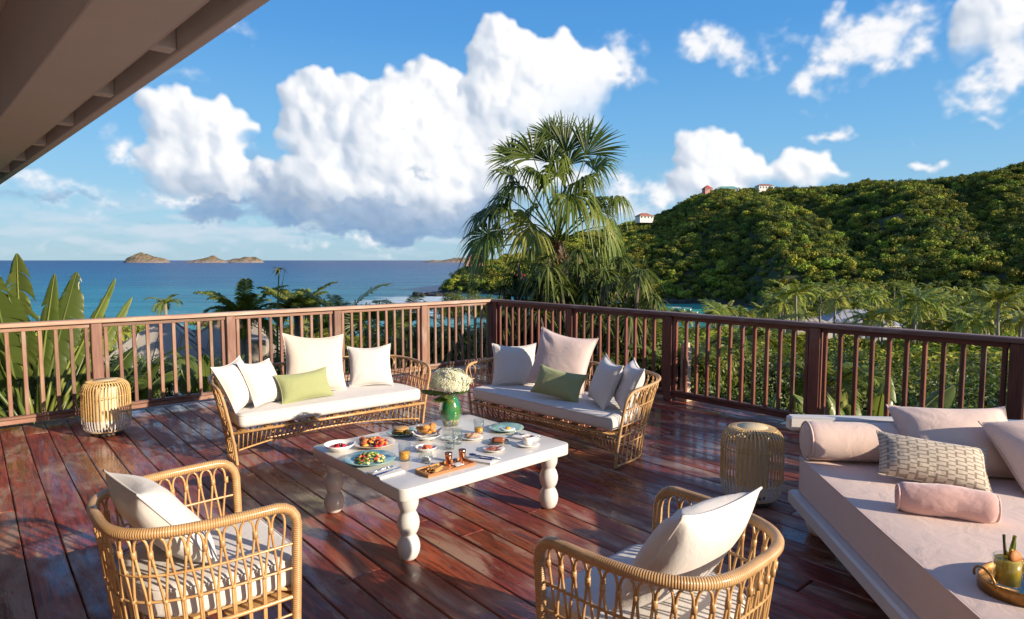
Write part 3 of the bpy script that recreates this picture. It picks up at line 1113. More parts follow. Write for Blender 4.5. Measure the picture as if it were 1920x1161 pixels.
# ---- the wooded slopes: bearing tangent s, depth y
CLEAR = [(1208, 520, 22), (1326, 585, 18), (1363, 590, 26), (1433, 590, 20), (1484, 580, 10), (1193, 400, 20), (976, 372, 16), (890, 405, 18), (1295, 545, 8), (1651, 306, 16), (1862, 262, 18), (1284, 390, 14), (1470, 380, 38), (1665, 322, 30), (1790, 288, 36), (1575, 474, 20), (1445, 366, 16)]
def hill_points(n, seed):
    r = np.random.RandomState(seed)
    out_ = []
    while len(out_) < n:
        y = sqrt(r.rand()*(690**2-205**2)+205**2)
        s_ = -.13+r.rand()*1.20
        x = s_*y
        z = float(ground(x, y))
        y0 = np.interp(s_, Y0[:, 0], Y0[:, 1]); yr = np.interp(s_, YR[:, 0], YR[:, 1])
        if z < -16.8 or y > yr+12:
            continue
        # clearings round the houses
        if any(abs(s_-(hx-960)/1200) < hw_*.8/1200 and hy-13 < y < hy+4 for hx, hy, hw_ in CLEAR):
            continue
        out_.append((x, y, z))
    return np.array(out_)


hp = hill_points(19000, 3)
# valley and slope nearer than the hill
def near_points(n, seed):
    r = np.random.RandomState(seed)
    out_ = []
    while len(out_) < n:
        y = 22+r.rand()**.7*(230-22)
        s_ = -.95+r.rand()*1.95
        x = s_*y
        z = float(ground(x, y))
        if z < -16.9:
            continue
        out_.append((x, y, z))
    return np.array(out_)


npnt = near_points(3300, 9)


def keep_clear(p):
    """no tree may hide the houses, the beach house roofs or the cove"""
    x, y, z = p
    s_ = x/y
    for (a0, a1, ya, yb) in ((.20, .37, 150, 292), (.43, .60, 82, 118), (-.62, -.32, 14, 34), (.335, .50, 84, 112)):
        if a0 < s_ < a1 and ya < y < yb:
            return False
    return True


def top_limit(s_, y):
    """height that keeps the sea visible over the garden"""
    return CAM_H-(.088 if s_ < -.18 else .062)*y if s_ < .19 else 99


# individuals: the nearest three hundred broad-leaved trees on the slopes
order = np.argsort(npnt[:, 1])
npnt = npnt[order]
TREE_G = 'trees on the garden slope and in the valley'
ind, rest = [], []
for p in npnt:
    if not keep_clear(p):
        continue
    x, y, z = p
    sc = R.uniform(1.6, 3.4) if x/y > .15 else R.uniform(1.1, 2.0)
    lim = top_limit(x/y, y)
    if z+sc*1.05 > lim:
        sc = (lim-z)/1.05
        if sc < .7:
            continue
    vis = (abs(x/y) < .84)
    if vis and len(ind) < 290:
        ind.append((x, y, z, sc))
    else:
        rest.append((x, y, z, sc))
for i, (x, y, z, sc) in enumerate(ind):
    o = thing('broadleaf_tree', 'round green broad-leaved tree among many alike on the slope below the deck', 'tree', (x, y, z), R.uniform(0, 6.28), TREE_G)
    s3 = (sc*R.uniform(.9, 1.25), sc*R.uniform(.9, 1.25), sc)
    o.scale = s3
    link('crown', bush_mid[i % 4], o)
    link('trunk', trunks[i % 3], o)


def scatter(name, meshes, pts, scales, kind='stuff', seed=1, pick=None):
    """one object: instances of a few crowns on scattered points"""
    me = bpy.data.meshes.new(name)
    me.from_pydata([tuple(p) for p in pts], [], [])
    a = me.attributes.new('sc', 'FLOAT', 'POINT')
    a.data.foreach_set('value', np.asarray(scales, np.float32))
    rr = np.random.RandomState(seed)
    a = me.attributes.new('rz', 'FLOAT_VECTOR', 'POINT')
    rv = np.zeros((len(pts), 3), np.float32)
    rv[:, 2] = rr.rand(len(pts))*6.28
    a.data.foreach_set('vector', rv.ravel())
    a = me.attributes.new('pick', 'INT', 'POINT')
    a.data.foreach_set('value', (rr.randint(0, len(meshes), len(pts)) if pick is None else np.asarray(pick)).astype(np.int32))
    o = bpy.data.objects.new(name, me)
    COL.objects.link(o)
    o['kind'] = kind
    tree = bpy.data.node_groups.new(name+'_nodes', 'GeometryNodeTree')
    tree.interface.new_socket('Geometry', in_out='INPUT', socket_type='NodeSocketGeometry')
    tree.interface.new_socket('Geometry', in_out='OUTPUT', socket_type='NodeSocketGeometry')
    n = tree.nodes
    gi, go = n.new('NodeGroupInput'), n.new('NodeGroupOutput')
    ip = n.new('GeometryNodeInstanceOnPoints')
    tree.links.new(gi.outputs[0], ip.inputs['Points'])
    gti = n.new('GeometryNodeGeometryToInstance')
    for me_ in meshes:
        src = bpy.data.objects.new('leaf_source', me_)
        oi = n.new('GeometryNodeObjectInfo')
        oi.inputs['Object'].default_value = src
        tree.links.new(oi.outputs['Geometry'], gti.inputs[0])
    tree.links.new(gti.outputs[0], ip.inputs['Instance'])
    ip.inputs['Pick Instance'].default_value = True

    def at(nm, ty, sock):
        q = n.new('GeometryNodeInputNamedAttribute')
        q.data_type = ty
        q.inputs['Name'].default_value = nm
        tree.links.new(q.outputs['Attribute'], sock)
    at('sc', 'FLOAT', ip.inputs['Scale'])
    at('pick', 'INT', ip.inputs['Instance Index'])
    e = n.new('FunctionNodeEulerToRotation')
    at('rz', 'FLOAT_VECTOR', e.inputs[0])
    tree.links.new(e.outputs[0], ip.inputs['Rotation'])
    tree.links.new(ip.outputs[0], go.inputs[0])
    md = o.modifiers.new('scatter', 'NODES')
    md.node_group = tree
    return o


hsc = [1.4+3.3*R.random()**2.4 for p in hp]
reg = fbm(hp[:, 0]/42, hp[:, 1]/60, 3)+NR.rand(len(hp))*.42-.21
hpick = np.where(reg < .40, 4+NR.randint(0, 3, len(hp)), np.where(reg > .60, 7+NR.randint(0, 2, len(hp)), NR.randint(0, 4, len(hp))))
o = scatter('hill_woodland', bush_lo, hp, hsc, seed=4, pick=hpick)
o['label'] = 'dense dark and yellow green scrub woodland covering the hill'
o['category'] = 'woodland'
rest = rest[:2600]
o = scatter('valley_woodland', bush_mid[:3], [(p[0], p[1], p[2]) for p in rest], [p[3] for p in rest], seed=6)
o['label'] = 'mass of low green trees filling the valley behind the garden'
o['category'] = 'woodland'

# ---- coconut palms of the valley
r = random.Random(31)
k = 0
for i in range(900):
    y = 62+r.random()**.8*175
    s_ = .20+r.random()*.62
    if r.random() < .12:
        s_ = -.75+r.random()*.5
        y = 40+r.random()*60
    x = s_*y
    z = float(ground(x, y))
    if z < -16.5 or not keep_clear((x, y, z)):
        continue
    h = r.uniform(5.0, 8.5)*(1.0 if s_ > .2 else .6)
    if s_ < .2 and z+h > CAM_H-.105*y:
        continue
    if s_ >= .2 and s_ < .36 and z+h+1 > CAM_H-.068*y:
        continue
    if s_ > .36 and z+h+1.5 > CAM_H-(.030)*y:
        h = CAM_H-.030*y-1.5-z
        if h < 3:
            continue
    o = thing('coconut_palm', 'slender coconut palm with a feathery head in the grove below the hill', 'palm tree', (x, y, z), r.random()*6.28, 'coconut palms in the valley grove')
    q = k % 3
    link('trunk', palm_trunks[q], o, scale=(h, h, h))
    cs = r.uniform(1.7, 2.6)
    link('crown', palm_crowns[(k//3) % 3], o, (0, 0, h*.99), rz=r.random()*6, scale=cs)
    k += 1
    if k >= 240:
        break

# ------------------------------------------------------------------ deck
CX, CY = -0.318, 10.02                      # corner post of the railing
DU = np.array([.649, -.761, 0])             # along the right railing, towards the camera
DV = np.array([-.761, -.649, 0])            # along the left railing
ANG_U = atan2(DU[1], DU[0])
ANG_V = atan2(DV[1], DV[0])


def uv(u, v, z=0.0):
    return np.array([CX, CY, z])+DU*u+DV*v


def plank_mesh(L, W_, H_, name='plank', m=None):
    g = G()
    g.box((0, 0, -H_/2), (L, W_, H_), bev=.006)
    return g.mesh(name, m or M['deck'], False)


deck = thing('wooden_deck', 'dark red wet timber deck carrying all the furniture', 'deck')
deck['kind'] = 'structure'
cache = {}
pitch = .182
rr = random.Random(5)
v = -.10
row = 0
while v < 9.2:
    u = -.12-rr.random()*2.5
    first = True
    while u < 11.5:
        L = rr.choice([2.6, 3.2, 3.8, 4.4])
        u0 = max(u, -.14)
        u1 = min(u+L, 11.6)
        if u1-u0 > .25:
            key = round((u1-u0)*20)/20
            if key not in cache:
                cache[key] = plank_mesh(key-.004, pitch-.005, .028)
            c = uv((u0+u1)/2, v+pitch/2)
            o = link('plank', cache[key], deck, (c[0], c[1], rr.uniform(-.0012, .0012)), rz=ANG_U)
        u += L
    v += pitch
    row += 1
g = G()
c = uv(5.6, 4.5, -.16)
g.box(c, (11.6, 9.1, .22), Matrix.Rotation(ANG_U, 3, 'Z'))
g.build('deck_frame', mat('dark_joists', (.03, .018, .014), .9), deck, smooth=False)
g = G()
an_ = np.arange(6)*pi/3
jr = random.Random(9)
for r_ in range(int(9.2/pitch)):
    for k in range(27):
        for e_ in (-.055, .055):
            c = uv(.18+.42*k+jr.uniform(-.006, .006), -.10+pitch*(r_+.5)+e_+jr.uniform(-.004, .004), .0020)
            g.add(np.vstack([[c], c+np.stack([.0042*np.cos(an_), .0042*np.sin(an_), 0*an_], -1)]), t=[(0, i+1, (i+1) % 6+1) for i in range(6)])
g.build('deck_screws', mat('screw_head', (.05, .04, .035), .4, metal=.6), deck, smooth=False)['kind'] = 'stuff'
# edge boards outside the railings
for (a0, a1, axis) in ((0, 11.5, 'u'), (0, 9.0, 'v')):
    q = a0
    while q < a1:
        L = min(2.9, a1-q)
        for k in range(1):
            if axis == 'u':
                c = uv(q+L/2, -.19)
                link('edge_board', plank_mesh(L-.005, .16, .03, 'edge_board', M['rail_wood']), deck, (c[0], c[1], -.002), rz=ANG_U)
            else:
                c = uv(-.20, q+L/2)
                link('edge_board', plank_mesh(L-.005, .09, .05, 'edge_board', M['rail_wood']), deck, (c[0], c[1], -.002), rz=ANG_V)
        q += 2.9


# ------------------------------------------------------------------ railings
def railing(name, label, length, posts, ang, dirv, nper, off0, wood):
    t = thing(name, label, 'railing', tuple(uv(0, 0)), ang)
    pm = G().box((0, 0, .50), (.10, .10, 1.0), bev=.006).mesh('post', wood, False)
    # grain of upright pieces must run upwards: build them lying down and turn them
    pm = G().box((.50, 0, 0), (1.0, .10, .10), bev=.006).mesh('post', wood, False)
    bm_ = G().box((.4375, 0, 0), (.875, .035, .035), bev=.004).mesh('baluster', wood, False)
    jr = random.Random(len(label))
    for k, p in enumerate(posts):
        link('post', pm, t, (p, 0, .0), rot=(0, -pi/2, 0))
    q = off0
    edges = list(posts)+[length]
    for a, b in zip(edges[:-1], edges[1:]):
        if b-a < .5:
            continue
        n = int(round((b-a-.18)/nper))
        for i in range(n+1):
            x = a+.085+(b-a-.17)*i/n
            if x > length-.05:
                break
            link('baluster', bm_, t, (x, 0, .131), rot=(jr.uniform(-.05, .05), -pi/2, 0))
        L = b-a-.11
        bot = G().box((0, 0, 0), (L, .062, .032), bev=.006).mesh('bottom_rail', wood, False)
        link('bottom_rail', bot, t, ((a+b)/2, 0, .115))
        bot = G().box((0, 0, 0), (L, .040, .045), bev=.004).mesh('lower_rail', wood, False)
        link('lower_rail', bot, t, ((a+b)/2, 0, .0745))
        sub = G().box((0, 0, 0), (L, .044, .045), bev=.004).mesh('under_rail', wood, False)
        link('under_rail', sub, t, ((a+b)/2, 0, .9795))
    return t


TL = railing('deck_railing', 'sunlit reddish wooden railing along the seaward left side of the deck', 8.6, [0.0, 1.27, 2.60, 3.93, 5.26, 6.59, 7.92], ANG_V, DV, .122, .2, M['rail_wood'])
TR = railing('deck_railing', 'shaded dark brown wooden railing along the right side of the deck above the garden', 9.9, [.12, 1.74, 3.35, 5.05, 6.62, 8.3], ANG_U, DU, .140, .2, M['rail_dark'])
# cap rails meet in a mitre at the corner
def cap(L, t, sgn, wood):
    g = G()
    w, h = .064, .042
    P = []
    for (x0, x1) in ((-1, 0), (1, 0)):
        pass
    prof = [(-w, .004), (-w+.004, 0), (w-.004, 0), (w, .004), (w, h-.008), (w-.010, h), (-w+.010, h), (-w, h-.008)]
    a = np.array([(sgn*y, y, z) for y, z in prof])
    b = np.array([(L, y, z) for y, z in prof])
    g.grid(np.stack([a, b], 1), closed_u=True)
    g.add(b, [(0, 1, 2, 3), (0, 3, 4, 7), (7, 4, 5, 6)])
    o = g.build('cap_rail', wood, t, smooth=False)
    o.location = (0, 0, 1.003)
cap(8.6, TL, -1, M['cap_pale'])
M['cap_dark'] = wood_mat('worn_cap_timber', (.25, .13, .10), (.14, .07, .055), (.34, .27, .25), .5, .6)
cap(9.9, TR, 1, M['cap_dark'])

# pale end post of the garden stair behind the right railing
t = thing('stair_post', 'short pale timber post with rounded top standing behind the right railing', 'post', tuple(uv(3.50, -.11)), ANG_U)
g = G()
prof = [(-.045, 0), (.045, 0), (.045, .62), (.038, .665), (.02, .69), (-.02, .69), (-.038, .665), (-.045, .62)]
a = np.array([(x, -.04, z) for x, z in prof]); b = np.array([(x, .04, z) for x, z in prof])
g.grid(np.stack([a, b], 1), closed_u=True)
for w in (a, b):
    g.add(w, [(0, 1, 2, 7), (7, 2, 3, 6), (6, 3, 4, 5)])
g.build('post_body', M['pale_wood'], t, smooth=False)
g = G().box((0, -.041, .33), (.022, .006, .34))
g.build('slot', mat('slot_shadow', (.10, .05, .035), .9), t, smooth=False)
g = G().box((0, 0, .05), (.13, .12, .10), bev=.008)
g.build('plinth', M['pale_wood'], t, smooth=False)

# ------------------------------------------------------------------ roof over the camera
ER = np.array([-.696, .718, 0]); EN = np.array([-.718, -.696, 0])
E0 = np.array([-.875, 2.423, 0])
roof = thing('roof_eave', 'painted timber eave with wide beam and rafters hanging over the left corner', 'roof', tuple(E0), atan2(ER[1], ER[0]))
roof['kind'] = 'structure'
# local x along the eave, local -y... inward is +y when the x axis points away: EN = R(ang) * (0, 1)
R0, R1 = -5.0, 11.0
g = G().box(((R0+R1)/2, .030, 2.71), (R1-R0, .060, .22), bev=.006)
g.build('fascia', M['paint_ceiling'], roof, smooth=False)
g = G().box(((R0+R1)/2, .3205, 2.90), (R1-R0, .313, .60), bev=.006)
g.build('beam', M['paint_ceiling'], roof, smooth=False)
g = G().box(((R0+R1)/2, .168, 2.606), (R1-R0, .008, .014))
g.build('bead', M['white_timber'], roof, smooth=False)
rm = G().box((0, .110, 2.69), (.085, .096, .16), bev=.004).mesh('rafter', M['paint_ceiling'], False)
for k in range(-5, 10):
    link('rafter', rm, roof, (.93+k*1.13, 0, 0))
g = G().box(((R0+R1)/2, .0, 2.855), (R1-R0, .33, .03))
g.build('soffit', M['paint_ceiling'], roof, smooth=False)
for k in range(14):
    x = R0+.6+k*1.15
    g = G().box((x, 1.9, 3.20), (1.142, 2.84, .05))
    g.build('ceiling_board', M['paint_ceiling'], roof, smooth=False)
g = G().box(((R0+R1)/2, 1.0, 3.02), (R1-R0, .30, .26), bev=.006)
g.build('inner_beam', M['paint_ceiling'], roof, smooth=False)
g = G().box(((R0+R1)/2, 1.5, 3.27), (R1-R0, 3.8, .06))
g.build('roof_sheet', mat('roof_sheet', (.35, .34, .33), .6), roof, smooth=False)

# the house front behind the camera, with its glazed doors
hw = thing('house_front', 'cream rendered front of the house behind the deck', 'house', tuple(E0+EN*3.45), atan2(ER[1], ER[0]))
G().box(((R0+R1)/2, .1, 1.6), (R1-R0, .2, 3.2)).build('wall', mat('cream_render', (.66, .60, .52), .8, .2, 1.5, .1), hw, smooth=False)
for k in range(4):
    o = G().box((-2.6+3.0*k, -.01, 1.15), (1.7, .05, 2.3)).build('glass_door', mat('door_glass', (.03, .035, .04), .05, spec=.6), hw, smooth=False)
    for x in (-.88, .88):
        G().box((-2.6+3.0*k+x, -.03, 1.17), (.08, .09, 2.34)).build('door_frame', M['white_timber'], o, smooth=False)
    G().box((-2.6+3.0*k, -.03, 2.36), (1.66, .09, .08)).build('door_frame', M['white_timber'], o, smooth=False)

# ------------------------------------------------------------------ houses
M['wall_white'] = mat('white_render', (.72, .69, .64), .8, .3, 1.5, .1)
M['wall_grey'] = mat('grey_render', (.30, .28, .26), .8, .3, 1.5, .1)
M['wall_pink'] = mat('pink_render', (.55, .25, .21), .8, .3, 1.5, .1)
M['roof_metal'] = mat('weathered_metal_roof', (.34, .305, .25), .5, .35, 1.6, .05, 20, col2=(.25, .22, .18), rnd=.12)
M['roof_grey'] = mat('grey_shingle_roof', (.36, .36, .38), .7, .3, 2, .2)
M['roof_red'] = mat('red_roof', (.42, .075, .05), .6, .3, 2, .2)
M['roof_rust'] = mat('rust_red_roof', (.36, .13, .08), .7, .3, 2, .2)
M['roof_teal'] = mat('teal_roof', (.16, .36, .32), .5, .3, 2, .2)
M['dark_glass'] = mat('dark_window', (.015, .02, .025), .08, spec=.8)
M['seam_dark'] = mat('roof_underlay', (.06, .055, .05), .8)


def hip_panels(parent, w, d, h, z, ridge, m, npan):
    """hip roof made of single panels; every plane is cut into strips running down the slope"""
    hw, hd, hr = w/2, d/2, ridge/2
    A, B = np.array((-hr, 0, z+h)), np.array((hr, 0, z+h))
    c = [np.array(q, float) for q in ((-hw, -hd, z), (hw, -hd, z), (hw, hd, z), (-hw, hd, z))]
    planes = [(c[0], c[1], A, B), (c[1], c[2], B, B), (c[2], c[3], B, A), (c[3], c[0], A, A)]
    under = G()
    for (e0, e1, r0, r1) in planes:
        dz = np.array([0, 0, -.06])
        under.add([e0+dz, e1+dz, r1+dz, r0+dz], [(0, 1, 2, 3)])
        n = max(2, int(round(np.linalg.norm(e1-e0)/(w/npan))))
        ax = (e1-e0)/np.linalg.norm(e1-e0)
        L = np.linalg.norm(e1-e0)
        mid = (r0+r1)/2
        dn = (mid-e0)-ax*np.dot(mid-e0, ax)          # up the slope, at right angles to the eave
        a0 = np.dot(r0-e0, ax); a1 = np.dot(r1-e0, ax)
        nn = norm(np.cross(ax, dn))

        def hgt(x):
            if x < a0:
                return x/max(a0, 1e-6)
            if x > a1:
                return (L-x)/max(L-a1, 1e-6)
            return 1.0
        for i in range(n):
            x0, x1 = L*i/n, L*(i+1)/n
            xs_ = [x0, x1]
            for q in (a0, a1):
                if x0 < q < x1:
                    xs_ = [x0, q, x1]
            g = G()
            P = []
            for x in xs_:
                P.append([e0+ax*x, e0+ax*x+dn*max(hgt(x), 1e-3)])
            P = np.array(P)
            gap = ax*min(.022, L/n*.06)
            P[0] += gap
            P[-1] -= gap
            g.grid(P, a=.5)
            g.grid(P-nn*.03, a=.5)
            g.tube([P[0][0]+nn*.025, P[0][1]+nn*.025], .022, 4)
            g.build('roof_panel', m, parent, smooth=False)
    under.build('roof_deck', M['seam_dark'], parent, smooth=False)


def house(name, label, x, y, z, w, d, h, rz, roofm, wallm, rh=None, floors=1, windows=True, ridge=.4, cat='house', npan=6, eave=.5, group=None):
    t = thing(name, label, cat, (x, y, z), rz, group)
    g = G().box((0, 0, h/2-1.5), (w, d, h+3))
    wl = g.build('wall', wallm, t, smooth=False)
    hip_panels(t, w+2*eave, d+2*eave, rh or w*.22, h+.01, w*ridge, roofm, npan)
    g = G()
    for sx in (-1, 1):
        g.box((0, sx*(d/2+eave-.05), h-.07), (w+2*eave-.1, .08, .14))
        g.box((sx*(w/2+eave-.05), 0, h-.07), (.08, d+2*eave-.3, .14))
    g.build('eaves_board', M['white_timber'], t, smooth=False)
    if windows:
        n = max(2, int(w/2.6))
        wm = G().box((0, 0, 0), (1.1, .08, 1.3)).mesh('window', M['dark_glass'], False)
        fm = G()
        for q in (-1, 1):
            fm.box((q*.58, -.02, 0), (.09, .10, 1.48)); fm.box((0, -.02, q*.70), (1.07, .10, .09))
        fm.box((0, -.03, 0), (.05, .08, 1.31))
        fm = fm.mesh('frame', M['white_timber'], False)
        for f in range(floors):
            zz = h/floors*(f+.5)
            for i in range(n):
                for sy in (-1, 1):
                    X = -w/2+w*(i+.5)/n
                    o = link('window', wm, t, (X, sy*(d/2+.01), zz), rz=0 if sy < 0 else pi)
                    link('frame', fm, o)
    return t


# beach house seen through the left railing: two low metal hip roofs
house('beach_house', 'low villa with pale seamed metal roof behind the left railing, left of the banana leaves', -10.15, 18.6, -3.9, 2.9, 2.9, 2.45, radians(14), M['roof_metal'], M['wall_grey'], rh=1.45, ridge=.05, npan=6, eave=.25, windows=True)
v2 = house('beach_house', 'low villa with pale seamed metal roof and skylight behind the left sofa pillows', -8.6, 19.8, -4.0, 3.6, 3.6, 2.55, radians(12), M['roof_metal'], M['wall_grey'], rh=1.5, ridge=.06, npan=8, eave=.25)
g = G().box((.75, -1.35, 2.95), (.85, .8, .8), bev=.02)
g.build('dormer', M['roof_metal'], v2, smooth=False)
g = G().box((.05, -1.25, 3.02), (.5, .6, .04), Matrix.Rotation(radians(36), 3, 'X'))
g.build('skylight', M['dark_glass'], v2, smooth=False)

# villas under the hill, through and over the right railing
def at(px, py, y):
    x, v_ = (px-960)/1200.0, -(py-580.5)/1200.0
    c_, s_ = cos(PITCH), sin(PITCH)
    k_ = y/(c_+v_*s_)
    return (x*k_, y, CAM_H+(-s_+v_*c_)*k_)


HG = None
X, Y, Z = at(1600, 600, 92)
house('villa', 'villa with broad grey hipped roof just above the right railing', X, Y, Z-3.0, 7.5, 5.5, 3.0, radians(-12), M['roof_grey'], M['wall_white'], rh=1.5, ridge=.35, npan=9)
X, Y, Z = at(1665, 607, 96)
house('villa', 'small grey roofed pavilion at the right end of the broad grey roof', X, Y, Z-3.0, 2.6, 2.6, 2.8, radians(10), M['roof_grey'], M['wall_white'], rh=.9, ridge=.05, npan=5, eave=.3)
X, Y, Z = at(1500, 608, 88)
house('villa', 'pale roofed villa with grey wall behind the balusters, left of the broad grey roof', X, Y, Z-3.6, 6.5, 5.0, 3.6, radians(20), M['roof_metal'], M['wall_grey'], rh=1.3, ridge=.3, npan=8)
# houses on the hill
def hill_house(px, py, y, w, d, h, rz, roofm, wallm, label, rh=None, floors=1, ridge=.4):
    X, Y, Z = at(px, py, y)
    return house('hill_house', label, X, Y, Z, w, d, h, rz, roofm, wallm, rh=rh, floors=floors, ridge=ridge, npan=6, eave=.7)


hill_house(1208, 411, 520, 12, 8, 2.2, .3, M['roof_rust'], M['wall_white'], 'villa with rust red hipped roof on the skyline just right of the tall palm', rh=2.6)
hill_house(1326, 360, 585, 7, 6, 2.6, .2, M['roof_red'], M['wall_pink'], 'pink walled house with dark red roof on the hilltop, leftmost of the three there', rh=3.4, ridge=.1)
hill_house(1363, 360, 590, 19, 8, 2.4, -.1, M['roof_teal'], M['wall_white'], 'long hilltop house with pale teal roof', rh=2.6, ridge=.6)
hill_house(1433, 356, 590, 14, 8, 3.4, .1, M['roof_rust'], M['wall_white'], 'white hilltop house with rusty roof right of the teal one', rh=1.8, ridge=.5)
hill_house(1484, 366, 580, 6, 6, 4, .1, M['roof_grey'], M['wall_grey'], 'small grey tower house among trees at the right of the hilltop houses', rh=1.6, ridge=.1)
hill_house(1193, 472, 400, 11, 8, 1.6, .2, M['roof_red'], M['wall_white'], 'house with bright red hipped roof halfway up the slope beside the tall palm', rh=3.2, ridge=.25)
hill_house(976, 529, 372, 8, 6, 3.2, .2, M['roof_red'], M['wall_pink'], 'house with orange red roof low by the water left of the palm trunk', rh=1.6)
hill_house(890, 490, 405, 11, 7, 1.8, .1, M['roof_red'], M['wall_pink'], 'red roofed house on the headland behind the drooping palm leaves', rh=2.0)
hill_house(1295, 401, 545, 6, 4, 2.0, .1, M['roof_rust'], M['wall_white'], 'tiny pale cottage alone in the woods below the hilltop', rh=.9)


# walls along the hill road
def road_wall(pts, h, label, m='wall_white'):
    P = [at(*q) for q in pts]
    g = G()
    for a, b in zip(P[:-1], P[1:]):
        a, b = np.array(a), np.array(b)
        d = b-a
        L = np.linalg.norm(d[:2])
        g.box((a+b)/2, (L+.2, .7, h), Matrix.Rotation(atan2(d[1], d[0]), 3, 'Z') @ Matrix.Rotation(-atan2(d[2], L), 3, 'Y'))
    return tag(g.build('road_wall', M[m], smooth=False), label, 'wall')


M['road_earth'] = mat('pale_earth_bank', (.34, .27, .21), .9, .5, .6, .4)
road_wall([(1274, 467, 385), (1294, 461, 392)], 2.6, 'short white wall left end of the hill road')
road_wall([(1440, 471, 380), (1470, 473, 378), (1505, 474, 378)], 1.8, 'brown bank of the road crossing the middle of the hill', 'road_earth')
road_wall([(1632, 508, 300), (1672, 496, 312)], 1.3, 'pale wall of the switchback road, left lower piece', 'road_earth')
road_wall([(1640, 487, 318), (1690, 478, 325)], 1.3, 'pale wall of the switchback road, upper piece', 'road_earth')
road_wall([(1757, 507, 290), (1790, 511, 288), (1822, 515, 285)], 1.3, 'pale wall of the switchback road, right piece', 'road_earth')
road_wall([(1188, 530, 330), (1208, 530, 330)], 1.6, 'low white garden wall by the strap leaved trees')
hill_house(1651, 497, 306, 4.5, 4, 1.8, .3, M['roof_grey'], M['wall_white'], 'little white shed by the bend of the hill road', rh=.9)
hill_house(1862, 520, 262, 6, 5, 1.6, .3, M['roof_metal'], M['wall_white'], 'small white house low at the far right of the hill', rh=1.4)
hill_house(1868, 580, 150, 6.0, 5, 1.6, .5, M['roof_teal'], M['wall_grey'], 'house with pale blue green roof at the far right above the railing', rh=1.9)
# dark stone quay at the far side of the cove
P = [at(px, 561+.012*(px-1210), 292) for px in range(1205, 1400, 14)]
g = G()
for i, p in enumerate(P):
    g.box((p[0], p[1]+3*sin(i), SEA+.6), (3.8, 3.0, 2.6+.6*sin(i*2.3)), Matrix.Rotation(.2*sin(i*5), 3, 'Z'), bev=.5)
tag(g.build('quay_wall', mat('dark_stone', (.07, .06, .055), .95, .5, 1, .6), smooth=False), 'dark stone quay on the far shore of the green cove', 'quay')
# breakwater
g = G()
rb = random.Random(3)
for i in range(46):
    px = rb.uniform(779, 850)
    p = at(px, 544+rb.uniform(-2, 1.5)*(px-779)/30, 352+rb.uniform(-4, 4))
    g.box((p[0], p[1], SEA+rb.uniform(-.4, .6)), (rb.uniform(2, 4), rb.uniform(2, 4), rb.uniform(1.5, 3.5)), Matrix.Rotation(rb.random()*3, 3, 'Z'), bev=.7)
o = tag(g.build('rock_reef', mat('wet_dark_rock', (.035, .032, .030), .7, .5, 1, .6), smooth=False), 'low dark reef of rocks in the surf left of the headland', 'rocks')
# boulders on the hill
for (px, py, y, s_, lb) in ((1568, 408, 470, 7, 'large dark boulder in the middle of the wooded hill'), (1590, 401, 474, 5, 'paler boulder on the right shoulder of the large dark one')):
    X, Y, Z = at(px, py, y)
    rs = np.random.RandomState(int(px))
    g = G()
    an = np.linspace(0, 2*pi, 15)[:-1]
    P = np.zeros((14, 8, 3))
    for i, a_ in enumerate(an):
        for j in range(8):
            el = -pi/2+pi*j/7
            rad = s_*(.75+.3*rs.rand())
            P[i, j] = (rad*cos(el)*cos(a_), rad*cos(el)*sin(a_), rad*.7*sin(el))
    g.grid(P, closed_u=True)
    o = g.build('boulder', mat('hill_boulder', (.10, .085, .07), .9, .6, .5, .6), smooth=False)
    o.location = (X, Y, Z)
    tag(o, lb, 'boulder')

# the moored boat
def boat(name, label, px, py, y, L, rz, canopy=True):
    X, Y, _ = at(px, py, y)
    t = thing(name, label, 'boat', (X, Y, SEA), rz)
    n = 12
    P = []
    for i in range(n):
        u = i/(n-1)
        w = L*.16*min(1, (1-u)**.5*1.5)+.02
        zt = .75+.35*u*u
        P.append([((u-.5)*L, -w, zt), ((u-.5)*L, -w*.8, .1), ((u-.5)*L, 0, -.3), ((u-.5)*L, w*.8, .1), ((u-.5)*L, w, zt)])
    g = G().grid(np.array(P))
    q = np.array(P)
    g.grid(np.stack([q[:, 0]*[1, .98, 1]-[0, 0, .15], q[:, 4]*[1, .98, 1]-[0, 0, .15]], 1))
    g.add(q[0], [(0, 1, 3, 4)], [(1, 2, 3)])
    g.build('hull', M['white_lacquer'], t, smooth=False)
    if canopy:
        g = G().box((-.02*L, 0, 2.3), (L*.42, L*.27, .10), bev=.03)
        g.build('canopy', M['white_lacquer'], t, smooth=False)
        for sx in (-.2, .16):
            for sy in (-.11, .11):
                G().tube([(sx*L, sy*L, .6), (sx*L, sy*L, 2.26)], .05, 5).build('canopy_post', M['steel'], t)
        G().box((.02*L, 0, 1.05), (L*.22, L*.14, .9), bev=.1).build('console', M['dark_glass'], t, smooth=False)
    return t


boat('motor_boat', 'white motor boat with flat canopy in the green cove, left of two moored boats', 1267, 577, 236, 8.5, .15)
boat('motor_boat', 'white motor boat with dark console and raised canopy, right of two moored boats', 1290, 577, 232, 7.0, -.2)
boat('dinghy', 'low open white dinghy seen between the balusters under the two boats', 1252, 597, 198, 5.5, .1, False)

